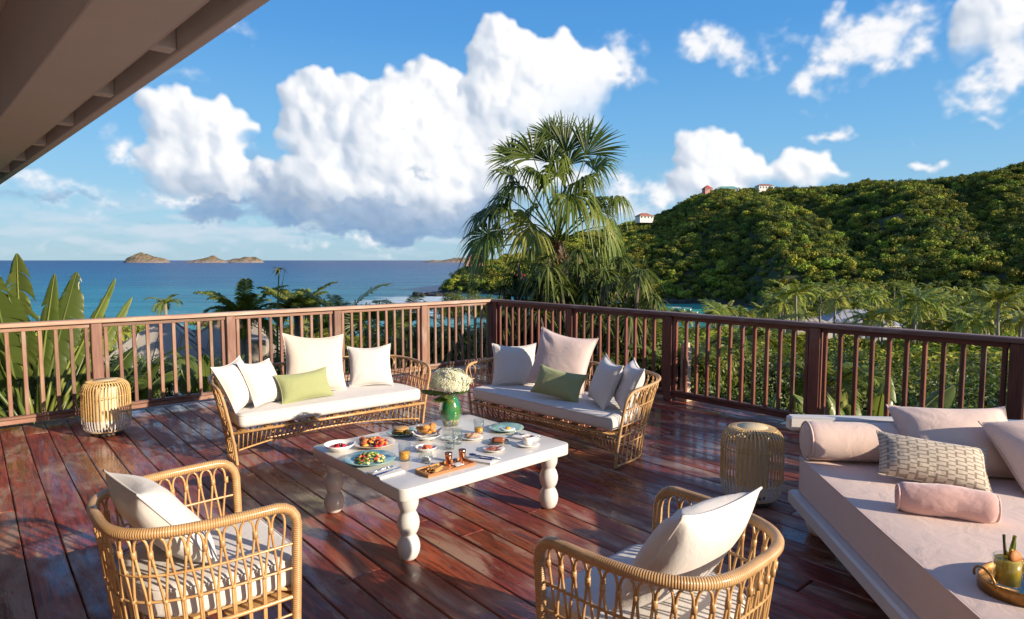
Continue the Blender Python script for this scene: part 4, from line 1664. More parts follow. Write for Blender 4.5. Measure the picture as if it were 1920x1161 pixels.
# ------------------------------------------------------------------ garden plants near the deck
def banana_leaf(g, base, d0, L, wmax, bend, tone, seed, face=(0, 0, 1), tears=.35, n=16, petiole=.35, side_droop=.35, curl=0.0, pr=.022, tipw=.55):
    """long paddle leaf on a stout stalk; base point, start direction, bend towards the ground"""
    r = np.random.RandomState(seed)
    p = np.array(base, float)
    d = norm(d0)
    pts, dirs = [p.copy()], [d.copy()]
    step = L/n
    for i in range(n):
        d = norm(d+np.array([0, 0, -1])*bend*step*(i/n)**1.5*3)
        p = p+d*step
        pts.append(p.copy()); dirs.append(d.copy())
    pts, dirs = np.array(pts), np.array(dirs)
    g.tube(pts, np.linspace(pr, .005, len(pts)), 6, cap=False, a=min(tone+.28, .92))
    side = norm(np.cross(dirs[0], face))
    i0 = int(n*petiole)
    m = n-i0
    sub = 3
    for sgn in (-1, 1):
        q0 = i0
        K = m*sub
        pos = np.linspace(i0, n, K+1)
        # torn strips
        cut = 0
        while cut < K:
            ln = 1+int(r.exponential(3)) if r.rand() < tears*2 else K-cut
            ln = min(ln, K-cut) if ln > 0 else 1
            ln = max(1, min(ln, 7 if tears > .2 else 12))
            ln = min(ln, K-cut)
            dr = side_droop*(.6+.9*r.rand())
            tn = np.clip(tone+.07*r.randn(), 0, 1)
            cols = []
            for k in range(ln+1):
                f = pos[cut+k]
                i = min(int(f), n-1); fr = f-i
                P = pts[i]*(1-fr)+pts[i+1]*fr
                D = norm(dirs[i]*(1-fr)+dirs[i+1]*fr)
                s_ = norm(side-D*np.dot(side, D))
                nn = np.cross(s_, D)
                u = (f-i0)/m
                w = wmax*(max(sin(pi*min(u*.925+.07, 1)), 0)**tipw)
                if k == ln and ln < K:
                    w *= .93
                row_ = []
                for j in range(4):
                    q = j/3
                    row_.append(P+(s_*sgn*cos(dr*q*1.3)*w*q+np.array([0, 0, -1])*sin(dr*q*1.3)*w*q*.9+nn*.03*w*sin(q*pi))+D*.10*w*q+nn*.008*w*((k % 2)*2-1))
                cols.append(row_)
            g.grid(np.array(cols), a=tn)
            cut += ln
    return g


# traveller's palm behind the left end of the railing
def at_d(px, py, y):
    return np.array(at(px, py, y))


bx = at_d(72, 838, 8.3)
tp = thing('travellers_palm', 'fan of huge ribbed banana like leaves on yellow stalks behind the left railing', 'palm', tuple(bx))
specs = [  # tip of leaf in the photograph (px, py), depth, leaf width, tone
    ((58, 486), 8.2, .46, .92, .5), ((2, 500), 8.0, .42, .34, .6), ((112, 522), 8.5, .24, .80, .6), ((150, 518), 8.8, .32, .36, .5),
    ((213, 528), 8.9, .15, .92, .8), ((238, 562), 9.1, .13, .80, .8), ((-60, 540), 7.8, .36, .45, .4), ((-120, 600), 7.9, .36, .4, .4),
    ((20, 560), 8.5, .34, .20, .6), ((90, 560), 8.9, .34, .16, .6), ((170, 590), 9.1, .30, .22, .7), ((-160, 690), 8.0, .3, .35, .5), ((225, 650), 9.2, .25, .22, .5)]
for i, ((px, py), dp, w, tn, tr) in enumerate(specs):
    tip = at_d(px, py, dp)-bx
    g = G()
    L = np.linalg.norm(tip)*1.03
    banana_leaf(g, (0.03*(i-6), .02*(i % 3), 0), norm(tip), L, w*.80, .05, tn*.82, 70+i, face=(.35 if i % 2 else -.2, -1, .1), tears=tr, n=18, petiole=.42, side_droop=.5, pr=.036)
    g.build('leaf', M['leaf_banana'], tp)
# bare yellow stalks fanning out low down
for i in range(15):
    an = radians(-62+i*9.2)
    L = 1.15+.35*sin(i*3.1)
    g = G()
    pts = [(0.012*(i-7), 0, 0), (sin(an)*L*.5, .03*sin(i), cos(an)*L*.5), (sin(an)*L*1.02, .05*sin(i), cos(an)*L*.96)]
    g.tube(pts, [.045, .026, .014], 6, a=.96)
    g.build('stalk', M['leaf_banana'], tp)


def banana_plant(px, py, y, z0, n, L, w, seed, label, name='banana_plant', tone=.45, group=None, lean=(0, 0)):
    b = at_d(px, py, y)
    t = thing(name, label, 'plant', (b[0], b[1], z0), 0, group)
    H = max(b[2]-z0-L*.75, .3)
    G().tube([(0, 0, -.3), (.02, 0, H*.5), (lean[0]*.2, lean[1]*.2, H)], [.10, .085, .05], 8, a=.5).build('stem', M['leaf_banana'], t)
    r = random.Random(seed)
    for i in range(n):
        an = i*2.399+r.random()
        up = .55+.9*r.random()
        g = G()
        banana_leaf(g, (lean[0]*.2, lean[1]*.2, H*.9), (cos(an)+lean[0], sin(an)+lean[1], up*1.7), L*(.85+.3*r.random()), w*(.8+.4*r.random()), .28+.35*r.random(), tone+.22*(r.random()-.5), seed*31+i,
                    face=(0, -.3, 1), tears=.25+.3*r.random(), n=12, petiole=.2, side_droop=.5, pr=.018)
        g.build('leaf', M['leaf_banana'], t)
    return t


banana_plant(385, 640, 12.5, -3.9, 8, 1.25, .22, 3, 'banana plant between the two metal roofs behind the railing', tone=.42)
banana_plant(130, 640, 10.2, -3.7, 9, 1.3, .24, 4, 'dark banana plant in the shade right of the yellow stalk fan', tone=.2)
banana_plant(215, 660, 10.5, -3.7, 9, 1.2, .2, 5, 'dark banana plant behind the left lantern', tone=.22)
banana_plant(1640, 685, 6.35, -3.4, 9, 1.15, .17, 6, 'bright green banana plant with upright leaves behind the right railing', tone=.62)
banana_plant(1590, 715, 6.7, -3.5, 7, 1.0, .16, 7, 'banana plant with split leaves low behind the right railing near the daybed', tone=.5)
banana_plant(1440, 715, 7.5, -3.6, 7, 1.0, .15, 8, 'young banana plant with a pale arching leaf behind the right railing', tone=.55)
banana_plant(860, 640, 12.6, -3.9, 8, 1.3, .2, 9, 'banana plant with pale hanging leaves behind the corner of the railing', tone=.68)
banana_plant(830, 600, 14.5, -4.1, 7, 1.1, .2, 14, 'pale yellow green banana plant below the bushy ones by the corner', tone=.75)
# a single pale arching blade
# ---- strap leaved clumps
def strap_head(g, c, n, L, w, seed, tone=.5, up=.5, hang=.9):
    r = np.random.RandomState(seed)
    for i in range(n):
        an = r.rand()*2*pi
        e = r.rand()
        d = norm((cos(an), sin(an), up*2.2*e-.15))
        l = L*(.7+.5*r.rand())
        k = 6
        P = []
        for j in range(k+1):
            q = j/k
            p = np.array(c)+d*l*q*(1-.15*q)+np.array([0, 0, -hang*l*q*q*(.55+.35*r.rand()*0+.3*(1-e))])
            sd = norm(np.cross(d, (0, 0, 1)))
            ww = w*(1-q**3)*(.45+.55*min(q*4, 1))
            P.append([p-sd*ww/2, p+np.array([0, 0, -ww*.2]), p+sd*ww/2])
        g.add(np.array(P).reshape(-1, 3), [(a*3+b, a*3+b+1, a*3+b+4, a*3+b+3) for a in range(k) for b in (0, 1)], a=np.clip(tone+.17*r.randn(), 0, 1))


def strap_tree(px, py, y, z0, heads, spread, seed, label, L=.62, w=.04, n=60, tone=.45, name='pandanus_tree', group=None, hang=.9, tall=.5):
    b = at_d(px, py, y)
    t = thing(name, label, 'tree', (b[0], b[1], z0), 0, group)
    r = random.Random(seed)
    top = b[2]-z0
    tr = G()
    g = G()
    for i in range(heads):
        x, yy, zz = r.uniform(-1, 1)*spread, r.uniform(-.6, .6)*spread, top-r.random()**1.1*tall*2.6
        k_ = 1-(abs(x)/spread)**2*.35
        zz = max(top*.2, zz-(1-k_)*1.0)
        tr.tube([(0, 0, -.3), (x*.3, yy*.3, zz*.45), (x, yy, zz)], [.07, .045, .03], 5)
        strap_head(g, (x, yy, zz), n, L, w, seed*17+i, tone=tone+.12*(r.random()-.5), hang=hang)
    tr.build('trunk', M['bark'], t)
    g.build('foliage', M['leaf_strap'], t, smooth=False)
    return t


strap_tree(1015, 478, 11.8, -3.8, 46, .75, 1, 'strap leaved dracaena below the palm crown, left of the palm trunk', L=.42, tone=.30, hang=.7, tall=.7, n=34)
strap_tree(1100, 468, 11.2, -3.8, 70, .90, 2, 'broad curtain of hanging strap leaves right under the palm trunk', L=.46, tone=.36, hang=1.2, tall=.7, n=34)
strap_tree(1175, 515, 10.6, -3.8, 44, .55, 3, 'strap leaved tree with drooping pale leaves at the right edge of the palm', L=.42, tone=.50, hang=1.3, tall=.7, n=34)
strap_tree(1000, 560, 11.5, -3.8, 44, .85, 4, 'mass of strap leaves filling the railing right of the corner post', L=.48, tone=.42, hang=1.0, tall=.7, n=34)
strap_tree(1150, 590, 10.2, -3.7, 44, .85, 5, 'strap leaves behind the railing over the right sofa', L=.46, tone=.45, hang=1.0, tall=.7, n=34)
strap_tree(720, 600, 14.0, -4.0, 44, 1.4, 6, 'strap leaved shrub behind the railing above the white pillow of the left sofa', L=.55, w=.04, tone=.42, hang=.8, tall=.8, n=34)
strap_tree(800, 615, 12.8, -3.9, 36, .95, 7, 'pale strap leaved shrub behind the last bay of the left railing', L=.55, w=.045, tone=.6, hang=.9, tall=.7, n=34)
strap_tree(895, 600, 12.2, -3.9, 34, .65, 11, 'yellow green strap leaves right behind the corner post', L=.55, w=.045, tone=.66, hang=.9, tall=.7, n=34)


# ---- feather palms whose heads show over the left railing
def feather_palm(px, py, y, z0, n, L, seed, label, tone=.66, ll=.34, w=.022, hang=.3, up=1.0, dense=34, name='feather_palm'):
    b = at_d(px, py, y)
    t = thing(name, label, 'palm tree', (b[0], b[1], z0))
    top = b[2]-z0
    G().tube([(0, 0, -.3), (.03, 0, top*.5), (0, 0, top)], [.13, .10, .07], 8).build('trunk', M['bark_pale'], t)
    r = random.Random(seed)
    for i in range(n):
        g = G()
        e = r.random()
        feather_frond(g, L*(.8+.4*r.random()), .45+.5*(1-e), (.35+.8*e)*up, dense, ll, i*2.4+r.random()*.4, seed*99+i, w=w, tone=tone+.25*(r.random()-.5), origin=(0, 0, top), hang=hang, rad=.016, base=.08)
        g.build('frond', M['leaf_palm'], t, smooth=False)
    return t


feather_palm(455, 600, 17.5, -4.3, 24, 1.15, 1, 'bushy foxtail palm arching over the rail, left of the tall thin flower stalk', tone=.62, ll=.36, hang=.35, dense=46, w=.03, up=1.15)
feather_palm(556, 590, 17.0, -4.3, 22, .95, 2, 'bushy foxtail palm over the rail, right of the tall thin flower stalk', tone=.66, ll=.34, hang=.35, dense=46, w=.03, up=1.1)
feather_palm(640, 600, 15.5, -4.2, 12, 1.2, 4, 'feather palm low behind the railing above the large beige pillow', tone=.45, ll=.32)
feather_palm(760, 610, 14.8, -4.2, 11, 1.1, 5, 'yellowish feather palm low behind the railing above the right end of the left sofa', tone=.6, ll=.32)
feather_palm(232, 735, 11.0, -3.9, 11, 1.1, 6, 'dark feather palm in front of the left metal roof', tone=.22, ll=.30)
feather_palm(1560, 725, 7.0, -3.4, 10, .75, 11, 'small feather palm with spiky pale fronds behind the right railing beside the banana plants', tone=.6, ll=.28)
feather_palm(1262, 690, 9.0, -3.6, 11, .9, 12, 'small feather palm behind the tall post of the right railing', tone=.5, ll=.3)
feather_palm(1390, 650, 10.5, -3.7, 12, 1.0, 13, 'feather palm rising from the hedge right of the pale stair post', tone=.5, ll=.3)
feather_palm(310, 570, 30, -5.5, 9, .8, 7, 'small yellow green palm head peeping over the rail beside the metal roof', tone=.75, ll=.3)


# ---- fan palms
def fan_leaf(g, hub, d, up, Rr, spread, n, seed, tone, droop=.5, w=1.0, thread=True, fold=.25):
    r = np.random.RandomState(seed)
    hub = np.array(hub, float)
    d = norm(d)
    nn = norm(np.array(up)-d*np.dot(up, d))
    s_ = np.cross(d, nn)
    da = spread/n
    for i in range(n):
        a_ = -spread/2+da*(i+.5)
        dr = d*cos(a_)+s_*sin(a_)+nn*(fold*abs(sin(a_))-.04)+r.normal(size=3)*.045
        dr = norm(dr)
        l = Rr*(.80+.20*cos(a_*.7))*(.93+.14*r.rand())
        sd = norm(-d*sin(a_)+s_*cos(a_))
        K = 7
        V = []
        tw = nn*(.012+.008*(i % 2))*(1 if i % 2 else -1)*Rr
        for k in range(K+1):
            q = k/K
            fall = max(0, q-.42)
            p = hub+dr*l*(q-fall*droop*.30)+np.array([0, 0, -1])*l*droop*(fall**1.6)*2.6*(.75+.5*r.rand()*0+.25*sin(i*1.7+seed))
            ww = l*tanlim(da)*q*1.10 if q < .45 else l*tanlim(da)*.50*(1-((q-.45)/.57)**1.3)
            ww = max(ww*w*1.5, .003)
            V += [p-sd*ww, p+tw*min(q*3, 1)*(1-q), p+sd*ww]
        g.add(np.array(V), [(a*3+b, a*3+b+1, a*3+b+4, a*3+b+3) for a in range(K) for b in (0, 1)], a=np.clip(tone+.11*r.randn(), 0, 1))


def tanlim(a):
    return math.tan(a/2)


PY = 13.0
fp = thing('fan_palm', 'tall fan palm with drooping thready leaves rising behind the corner of the railing', 'palm tree', (at(1052, 470, PY)[0], PY, -4.1))
hub0 = at_d(1046, 452, PY)
org = np.array(fp.location)
zt = hub0[2]-org[2]
g = G()
pts = [(0, 0, -.4), (.02, 0, zt*.4), (.03, 0, zt*.75), (hub0[0]-org[0]+.02, 0, zt-.30), (hub0[0]-org[0], 0, zt+.02)]
g.tube(pts, [.20, .17, .17, .17, .07], 12)
g.build('trunk', M['bark'], fp)
g = G()
rb = np.random.RandomState(4)
for i in range(230):                                     # fibrous boots and old leaf bases
    a_ = rb.rand()*2*pi
    z_ = zt-.03-rb.rand()*.80
    rad = .07+.10*min((zt-z_)/.3, 1)
    c_ = np.array([hub0[0]-org[0]+rad*cos(a_), rad*sin(a_), z_])
    o_ = norm((cos(a_), sin(a_), .9-rb.rand()*1.9))
    L_ = .10+.16*rb.rand()
    sd = np.cross(o_, (0, 0, 1))*.022
    g.add([c_-sd, c_+sd, c_+sd*.5+o_*L_, c_-sd*.5+o_*L_*.9], [(0, 1, 2, 3)], a=rb.rand())
M['boots'] = leaf_mat('fibrous_boots', (.09, .035, .018), (.25, .13, .07), (.42, .27, .17), .1, .8, .1, .1)
g.build('leaf_bases', M['boots'], fp, smooth=False)
# hub px, hub py, depth offset, direction the blade points to (px, py), radius px, tone, droop, spread (deg), normal tilt
FL = [(1000, 295, .1, (950, 235), 66, .34, .45, 150, -.4), (1060, 285, .2, (1075, 215), 72, .24, .15, 110, -.3), (1098, 290, .0, (1140, 222), 72, .34, .2, 120, -.3), (1035, 262, .3, (1010, 225), 52, .28, .25, 160, -.3),
      (1112, 318, -.1, (1160, 282), 62, .42, .8, 170, .4), (962, 300, .2, (930, 245), 52, .30, .4, 150, -.3), (962, 330, -.1, (905, 300), 58, .22, .85, 190, .5), (975, 350, -.3, (930, 350), 55, .35, 1.0, 190, .6),
      (955, 372, .1, (895, 365), 52, .22, .95, 190, .6), (950, 392, -.2, (885, 385), 58, .46, 1.05, 200, .7), (925, 402, .15, (860, 405), 66, .24, 1.15, 190, .7), (915, 440, -.2, (868, 470), 66, .55, .9, 220, .1),
      (940, 430, .3, (890, 480), 70, .62, 1.0, 190, .5), (1000, 420, -.4, (955, 458), 68, .80, .75, 170, -.8), (1045, 330, -.5, (1050, 300), 70, .42, 1.2, 240, .6), (1085, 345, -.5, (1110, 330), 68, .50, 1.25, 220, .7),
      (1015, 335, -.4, (985, 310), 66, .32, 1.2, 220, .6), (1070, 365, -.75, (1090, 385), 66, .56, 1.2, 200, .6), (1110, 385, .0, (1165, 352), 60, .40, 1.2, 190, .8), (1150, 375, -.2, (1190, 372), 44, .56, 1.5, 200, .8),
      (1118, 392, -.3, (1150, 415), 52, .66, 1.1, 170, .7), (1135, 425, .2, (1165, 470), 64, .60, 1.0, 180, .5), (1125, 445, .5, (1140, 500), 60, .55, .9, 160, .3), (1000, 395, .6, (960, 420), 60, .3, 1.0, 200, .6),
      (1065, 310, .5, (1075, 260), 60, .18, .5, 150, .2), (1030, 305, .6, (1012, 235), 66, .16, .4, 130, .2), (905, 470, .2, (870, 520), 50, .66, .9, 170, .3), (1005, 450, .4, (985, 500), 54, .5, .9, 170, .3)]
for i, (hx, hy, dd, (tx, ty), rp, tn, dr, sp, tilt) in enumerate(FL):
    y = PY+dd
    hub = at_d(hx, hy, y)
    tip = at_d(tx, ty, y+dd*.4)
    d = norm(tip-hub)
    if tilt > 0:
        upv = np.array([-.15, -.55*(1-tilt)-.15, 1.0])
    else:
        upv = np.array([0, -1.0, .35])
    g = G()
    b0_ = hub0+np.array([.03*cos(i*2.4), .03*sin(i*2.4), -.02*(i % 4)])-org
    h_ = hub-org
    mid = (b0_+h_)/2+np.array([0, 0, .10 if hy < 400 else .14])
    q = np.linspace(0, 1, 8)[:, None]
    pet = (1-q)**2*b0_+2*q*(1-q)*mid+q*q*h_
    g.tube(pet, np.linspace(.022, .010, 8), 5, cap=False, a=.62)
    fan_leaf(g, h_, d, upv, rp/1200*PY*1.15, radians(sp*1.08), 38, 100+i, tn+.03, droop=dr*.70)
    g.build('frond', M['leaf_palm'], fp, smooth=False)


def stiff_fan(px, py, y, z0, n, Rr, seed, label, tone=.35):
    b = at_d(px, py, y)
    t = thing('small_fan_palm', label, 'palm', (b[0], b[1], z0))
    top = b[2]-z0
    G().tube([(0, 0, -.3), (0, 0, top*.9)], [.11, .09], 8).build('trunk', M['bark'], t)
    r = random.Random(seed)
    for i in range(n):
        an = -pi+2*pi*i/n+r.random()*.3
        e = .25+.9*r.random()
        d = norm((cos(an), sin(an)*.6, e))
        hub = np.array((0, 0, top*.9))+d*Rr*.75
        g = G()
        g.tube([(0, 0, top*.9), hub], [.015, .009], 5, cap=False, a=.6)
        fan_leaf(g, hub, d, (0, -1, .5), Rr, radians(150), 18, seed*10+i, tone+.2*(r.random()-.5), droop=.12, w=1.1)
        g.build('frond', M['leaf_palm'], t, smooth=False)


stiff_fan(700, 585, 14.5, -4.1, 11, .48, 1, 'stiff dark fan palm poking over the left rail, the right one of a pair', .3)
stiff_fan(632, 590, 15.0, -4.1, 10, .46, 2, 'stiff dark fan palm poking over the left rail, the left one of a pair', .25)

# tall thin flower stalk and a dry hanging frond
b = at_d(522, 590, 16.0)
t = thing('agave_stalk', 'tall thin plant stalk with a small leafy head against the sea', 'plant', (b[0], b[1], -4.2))
top = at_d(524, 505, 16.0)[2]+4.2
G().tube([(-.15, 0, 0), (-.03, 0, top*.8), (.05, 0, top)], [.03, .022, .015], 6, a=.6).build('stem', M['leaf_strap'], t)
G().tube([(-.10, 0, top*.3), (.0, 0, top*.84), (.20, 0, top*1.0)], [.02, .014, .004], 6, a=.8).build('side_shoot', M['leaf_strap'], t)
g = G()
strap_head(g, (.05, 0, top), 26, .26, .035, 5, tone=.8, hang=.7)
g.build('leaf_head', M['leaf_strap'], t, smooth=False)
b = at_d(424, 590, 16.5)
t = thing('dry_palm', 'withered brown palm top just behind the rail beside the foxtail palm', 'palm', (b[0], b[1], -4.2))
G().tube([(0, 0, 0), (0, 0, b[2]+4.2)], [.1, .07], 7).build('trunk', M['bark'], t)
for i in range(9):
    g = G()
    feather_frond(g, .85, .7, .5, 26, .2, i*.7, 900+i, w=.016, tone=.4, origin=(0, 0, b[2]+4.1), hang=.5)
    g.build('frond', M['leaf_brown'], t, smooth=False)


# ---- leafy shrubs around the deck
def shrub_mesh(name, n, size, seed, m, lob=9, flat=.85):
    r = random.Random(seed)
    L = [(0, 0, .55, .6)]
    for i in range(lob):
        an = r.random()*2*pi
        rr_ = .3+.45*r.random()
        L.append((rr_*cos(an), rr_*sin(an), .3+.65*r.random(), .22+.25*r.random()))
    V, T, A = leaf_cloud(n, size, L, seed, flat)
    return G().add(V, t=T, a=A).mesh(name, M[m], False)


sh = [shrub_mesh('shrub_foliage', 15000, .026, 200+i, 'leaf_dark') for i in range(3)]
M['leaf_lime'] = leaf_mat('lime_shrub_leaf', (.05, .08, .01), (.17, .20, .03), (.34, .34, .06), .35, .45, .15)
shl = [shrub_mesh('shrub_foliage', 9000, .032, 220, 'leaf_lime')]
stick = trunk_mesh('stems', 77, 1.0)


def shrub(px, py, y, r_, hz, k, label, lime=False, group=None, rz=0):
    """py marks the top of the shrub"""
    b = at_d(px, py, y)
    z0 = b[2]-hz*1.25
    o = thing('garden_shrub', label, 'shrub', (b[0], b[1], z0), rz, group)
    o.scale = (r_, r_, hz)
    link('foliage', (shl if lime else sh)[k % (1 if lime else 3)], o)
    link('stems', stick, o, (0, 0, -.4), scale=(1, 1, 1.2))
    return o


GS = 'dark glossy shrubs crowding the right side of the deck'
gsl = 'dark glossy leaved shrub in the hedge below the right railing'
for (px, py, y, r_, hz) in ((1350, 618, 9.2, 1.0, 1.3), (1420, 640, 8.8, 1.0, 1.3), (1330, 680, 8.6, .9, 1.1), (1480, 660, 9.0, 1.1, 1.3), (1560, 668, 9.2, 1.2, 1.3), (1250, 640, 10.0, .9, 1.3),
                            (1660, 665, 8.8, 1.3, 1.4), (1760, 680, 8.4, 1.3, 1.4), (1860, 690, 7.8, 1.3, 1.4), (1980, 700, 7.4, 1.3, 1.4), (1400, 720, 7.9, .8, 1.0), (1510, 760, 7.6, .8, .9),
                            (1745, 725, 7.2, .9, 1.2), (1800, 730, 6.8, 1.0, 1.2), (1920, 740, 6.2, 1.0, 1.2), (1600, 640, 12.5, 1.6, 1.6), (1750, 648, 12, 1.7, 1.6), (1450, 625, 13.5, 1.6, 1.6), (1320, 612, 14.5, 1.5, 1.5),
                            (1880, 655, 11.5, 1.8, 1.6), (1230, 600, 13.5, 1.2, 1.4), (1150, 640, 13.0, 1.3, 1.4), (1050, 610, 13.6, 1.4, 1.5), (960, 620, 14.0, 1.4, 1.5)):
    lm_ = (px, py) in ((1350, 618), (1660, 665), (1320, 612), (1450, 625), (1750, 648), (1800, 730))
    shrub(px, py, y, r_, hz, R.randrange(3), gsl if not lm_ else 'lighter yellow green shrub among the dark hedge below the right railing', group=GS if not lm_ else GS+', lighter kind', rz=R.random()*6, lime=lm_)
GL = 'dark shrubs behind the left railing'
for (px, py, y, r_, hz) in ((-60, 640, 9.6, 1.3, 1.5), (60, 650, 10.4, 1.4, 1.6), (170, 640, 11.5, 1.4, 1.6), (245, 655, 12.6, .9, 1.4), (400, 650, 14.5, .8, 1.4), (590, 640, 16.0, 1.6, 1.6), (700, 635, 16.4, 1.5, 1.5),
                            (790, 625, 15.0, 1.3, 1.5), (880, 600, 15.0, 1.1, 1.5), (660, 660, 13.0, 1.1, 1.2), (130, 760, 9.4, .9, 1.0), (300, 760, 10.4, .8, .8), (20, 780, 8.9, .8, .9)):
    shrub(px, py, y, r_, hz, R.randrange(3), 'dark leafy shrub massed behind the left railing', group=GL, rz=R.random()*6)
shrub(857, 538, 17.5, .62, .75, 0, 'round yellow green bush over the rail, left one of the two beside the corner', lime=True)
shrub(915, 545, 17.5, .62, .65, 0, 'round yellow green bush over the rail, right one of the two beside the corner', lime=True)

# a palm beyond the right edge of the picture; its leaves dapple the sofa and the deck
for i, (x, y, z, s_) in enumerate(((6.9, 2.35, 2.15, .95),)):
    t = thing('garden_palm', ['fan palm standing right of the deck beside the daybed', 'fan palm standing further right of the deck'][i], 'palm tree', (x, y, -3.4))
    G().tube([(0, 0, 0), (.05, 0, z+3.4)], [.16, .12], 9).build('trunk', M['bark'], t)
    r = random.Random(50+i)
    for k in range(8):
        an = k*2.4
        e = r.uniform(-.2, 1.0)
        d = norm((cos(an), sin(an), e))
        hub = np.array((0, 0, z+3.4))+d*s_*.55
        g = G()
        g.tube([(0, 0, z+3.4), hub], [.02, .01], 5, cap=False, a=.6)
        fan_leaf(g, hub, d, (0, 0, 1), s_*.6, radians(170), 20, 300+k+i*40, .4, droop=.8)
        g.build('frond', M['leaf_palm'], t, smooth=False)

# ------------------------------------------------------------------ rattan furniture
def half_super(a, b, e, n=160):
    """outline of the back: from the right front end round the rear to the left front end"""
    t_ = np.linspace(0, pi, 1200)
    x = a*np.sign(np.cos(t_))*np.abs(np.cos(t_))**e
    y = b*np.abs(np.sin(t_))**e
    s_ = np.r_[0, np.cumsum(np.hypot(np.diff(x), np.diff(y)))]
    q = np.linspace(0, s_[-1], n)
    return np.stack([np.interp(q, s_, x), np.interp(q, s_, y)], -1), s_[-1]


class Wicker:
    def __init__(s, a, b, e, H, fa, fb, hf=0.0, kexp=1.15, low=.0, fy=0.0):
        s.a, s.b, s.H, s.kexp = a, b, H, kexp
        s.bot, _ = half_super(a, b, e)
        s.top, s.len = half_super(a+fa, b+fb, e)
        s.top = s.top+np.array([0, fy])*np.exp(-((s.top[:, 1:2])/(b*.35))**2)
        s.hf = hf

    def P(s, t_, z):
        """point on the woven wall: t along the rim 0..1, z height as a fraction of the rim height"""
        i = np.clip(t_, 0, 1)*(len(s.bot)-1)
        bx = np.array([np.interp(i, np.arange(len(s.bot)), s.bot[:, k]) for k in (0, 1)])
        tx = np.array([np.interp(i, np.arange(len(s.top)), s.top[:, k]) for k in (0, 1)])
        k = np.clip(z, 0, 1.1)**s.kexp
        h = s.H-s.hf*(1-sin(pi*np.clip(t_, 0, 1)))**2
        p = bx*(1-k)+tx*k
        return np.array([p[0], p[1], z*h])


def wicker_seat(t, w, nl, rail_r=.019, cane_r=.0058, zjoin=.60, zbind=.90, zmid=.77, seat_z=.30, front_skirt=False, rim_name='wrapped_rim', cell_bind=True, corner=.07):
    H = w.H
    c = corner/w.len
    # rim and the two front posts in one wrapped tube
    path = []
    for z in (0.0, .25, .5, .75):
        path.append(w.P(0, z))
    A = w.P(0, 1-corner/H)
    path.append(A)
    for q in (.25, .5, .75):
        an = q*pi/2
        path.append(w.P(c*(1-cos(an)), 1-(corner/H)*(1-sin(an))))
    n = 64
    for i in range(n+1):
        path.append(w.P(c+(1-2*c)*i/n, 1.0))
    for q in (.75, .5, .25):
        an = q*pi/2
        path.append(w.P(1-c*(1-cos(an)), 1-(corner/H)*(1-sin(an))))
    path.append(w.P(1, 1-corner/H))
    for z in (.75, .5, .25, 0.0):
        path.append(w.P(1, z))
    path = np.array(path)
    # even steps so that the wrap is even
    s_ = np.r_[0, np.cumsum(np.linalg.norm(np.diff(path, axis=0), axis=1))]
    m = 420
    q = np.linspace(0, s_[-1], m)
    pp = np.stack([np.interp(q, s_, path[:, k]) for k in range(3)], -1)
    g = G()
    g.tube(pp, rail_r, 10, cap=True)
    A_ = np.repeat(q, 10)
    g.A[-1][:len(A_)] = A_
    g.build(rim_name, M['wrap'], t)
    # rings round the wall
    for (z, r_, nm) in ((zmid, cane_r*1.05, 'ring'), (zjoin, cane_r*1.0, 'ring'), (seat_z/H-.03, cane_r*1.7, 'seat_ring'), (.30, cane_r, 'ring'), (.025, cane_r*1.9, 'base_ring')):
        g = G()
        g.tube([w.P(u, z) for u in np.linspace(.0, 1.0, 90)], r_, 6)
        g.build(nm, M['cane'], t)
    # looped canes: up, round in an arch and down again
    bind = G()
    for i in range(nl):
        u0 = c*.55+(1-1.1*c)*(i+.5)/nl
        hw = (1-1.1*c)/nl/2*.90
        dz = .0
        L = []
        for z in (0.02, .22, .42, zjoin):
            L.append((u0-hw*.13, z))
        for z, f in ((zjoin+(zbind-zjoin)*.35, .42), (zjoin+(zbind-zjoin)*.7, .80), (zbind, 1.0)):
            L.append((u0-hw*f, z))
        top = .985
        for q_ in np.linspace(.08, .92, 13):
            an = pi*q_
            L.append((u0-hw*cos(an), zbind+(top-zbind)*sin(an)**.8))
        L += [(2*u0-a_, z) for a_, z in reversed(L[:7])]
        pts = np.array([w.P(a_, z) for a_, z in L])
        # smooth once
        s2 = np.r_[0, np.cumsum(np.linalg.norm(np.diff(pts, axis=0), axis=1))]
        qq = np.linspace(0, s2[-1], 64)
        pts = np.stack([np.interp(qq, s2, pts[:, k]) for k in range(3)], -1)
        pts[1:-1] = (pts[:-2]+2*pts[1:-1]+pts[2:])/4
        g = G().tube(pts, cane_r, 5)
        g.build('cane', M['cane'], t)
        for (uu, z, ln, r_) in ((u0-hw/.90, zbind-.01, .028, 2.0), (u0, zjoin, .012, 1.9), (u0, .12, .03, 1.9), (u0, .30, .012, 1.8)):
            p = w.P(uu, z)
            p2 = w.P(uu, z+.02)
            d = norm(p2-p)
            bind.tube([p-d*ln*.5, p, p+d*ln*.5], cane_r*r_, 6)
    bind.build('bindings', M['cane'], t)['kind'] = 'stuff'


def seat_frame(t, w, z, front_y, skirt=0, skirt_bow=.0):
    g = G()
    a = w.P(0, z/w.H); b = w.P(1, z/w.H)
    a[1] = b[1] = front_y
    g.tube([a, (a+b)/2, b], .013, 7)
    g.build('front_bar', M['cane'], t)
    g = G()
    for k in range(9):
        x = b[0]+(a[0]-b[0])*(k+.5)/9
        yb = w.b*(1-abs(x/w.a)**4)**.3*.9
        g.box((x, yb/2, z-.014), (.05, yb, .012))
    g.build('seat_slats', M['cane'], t, smooth=False)


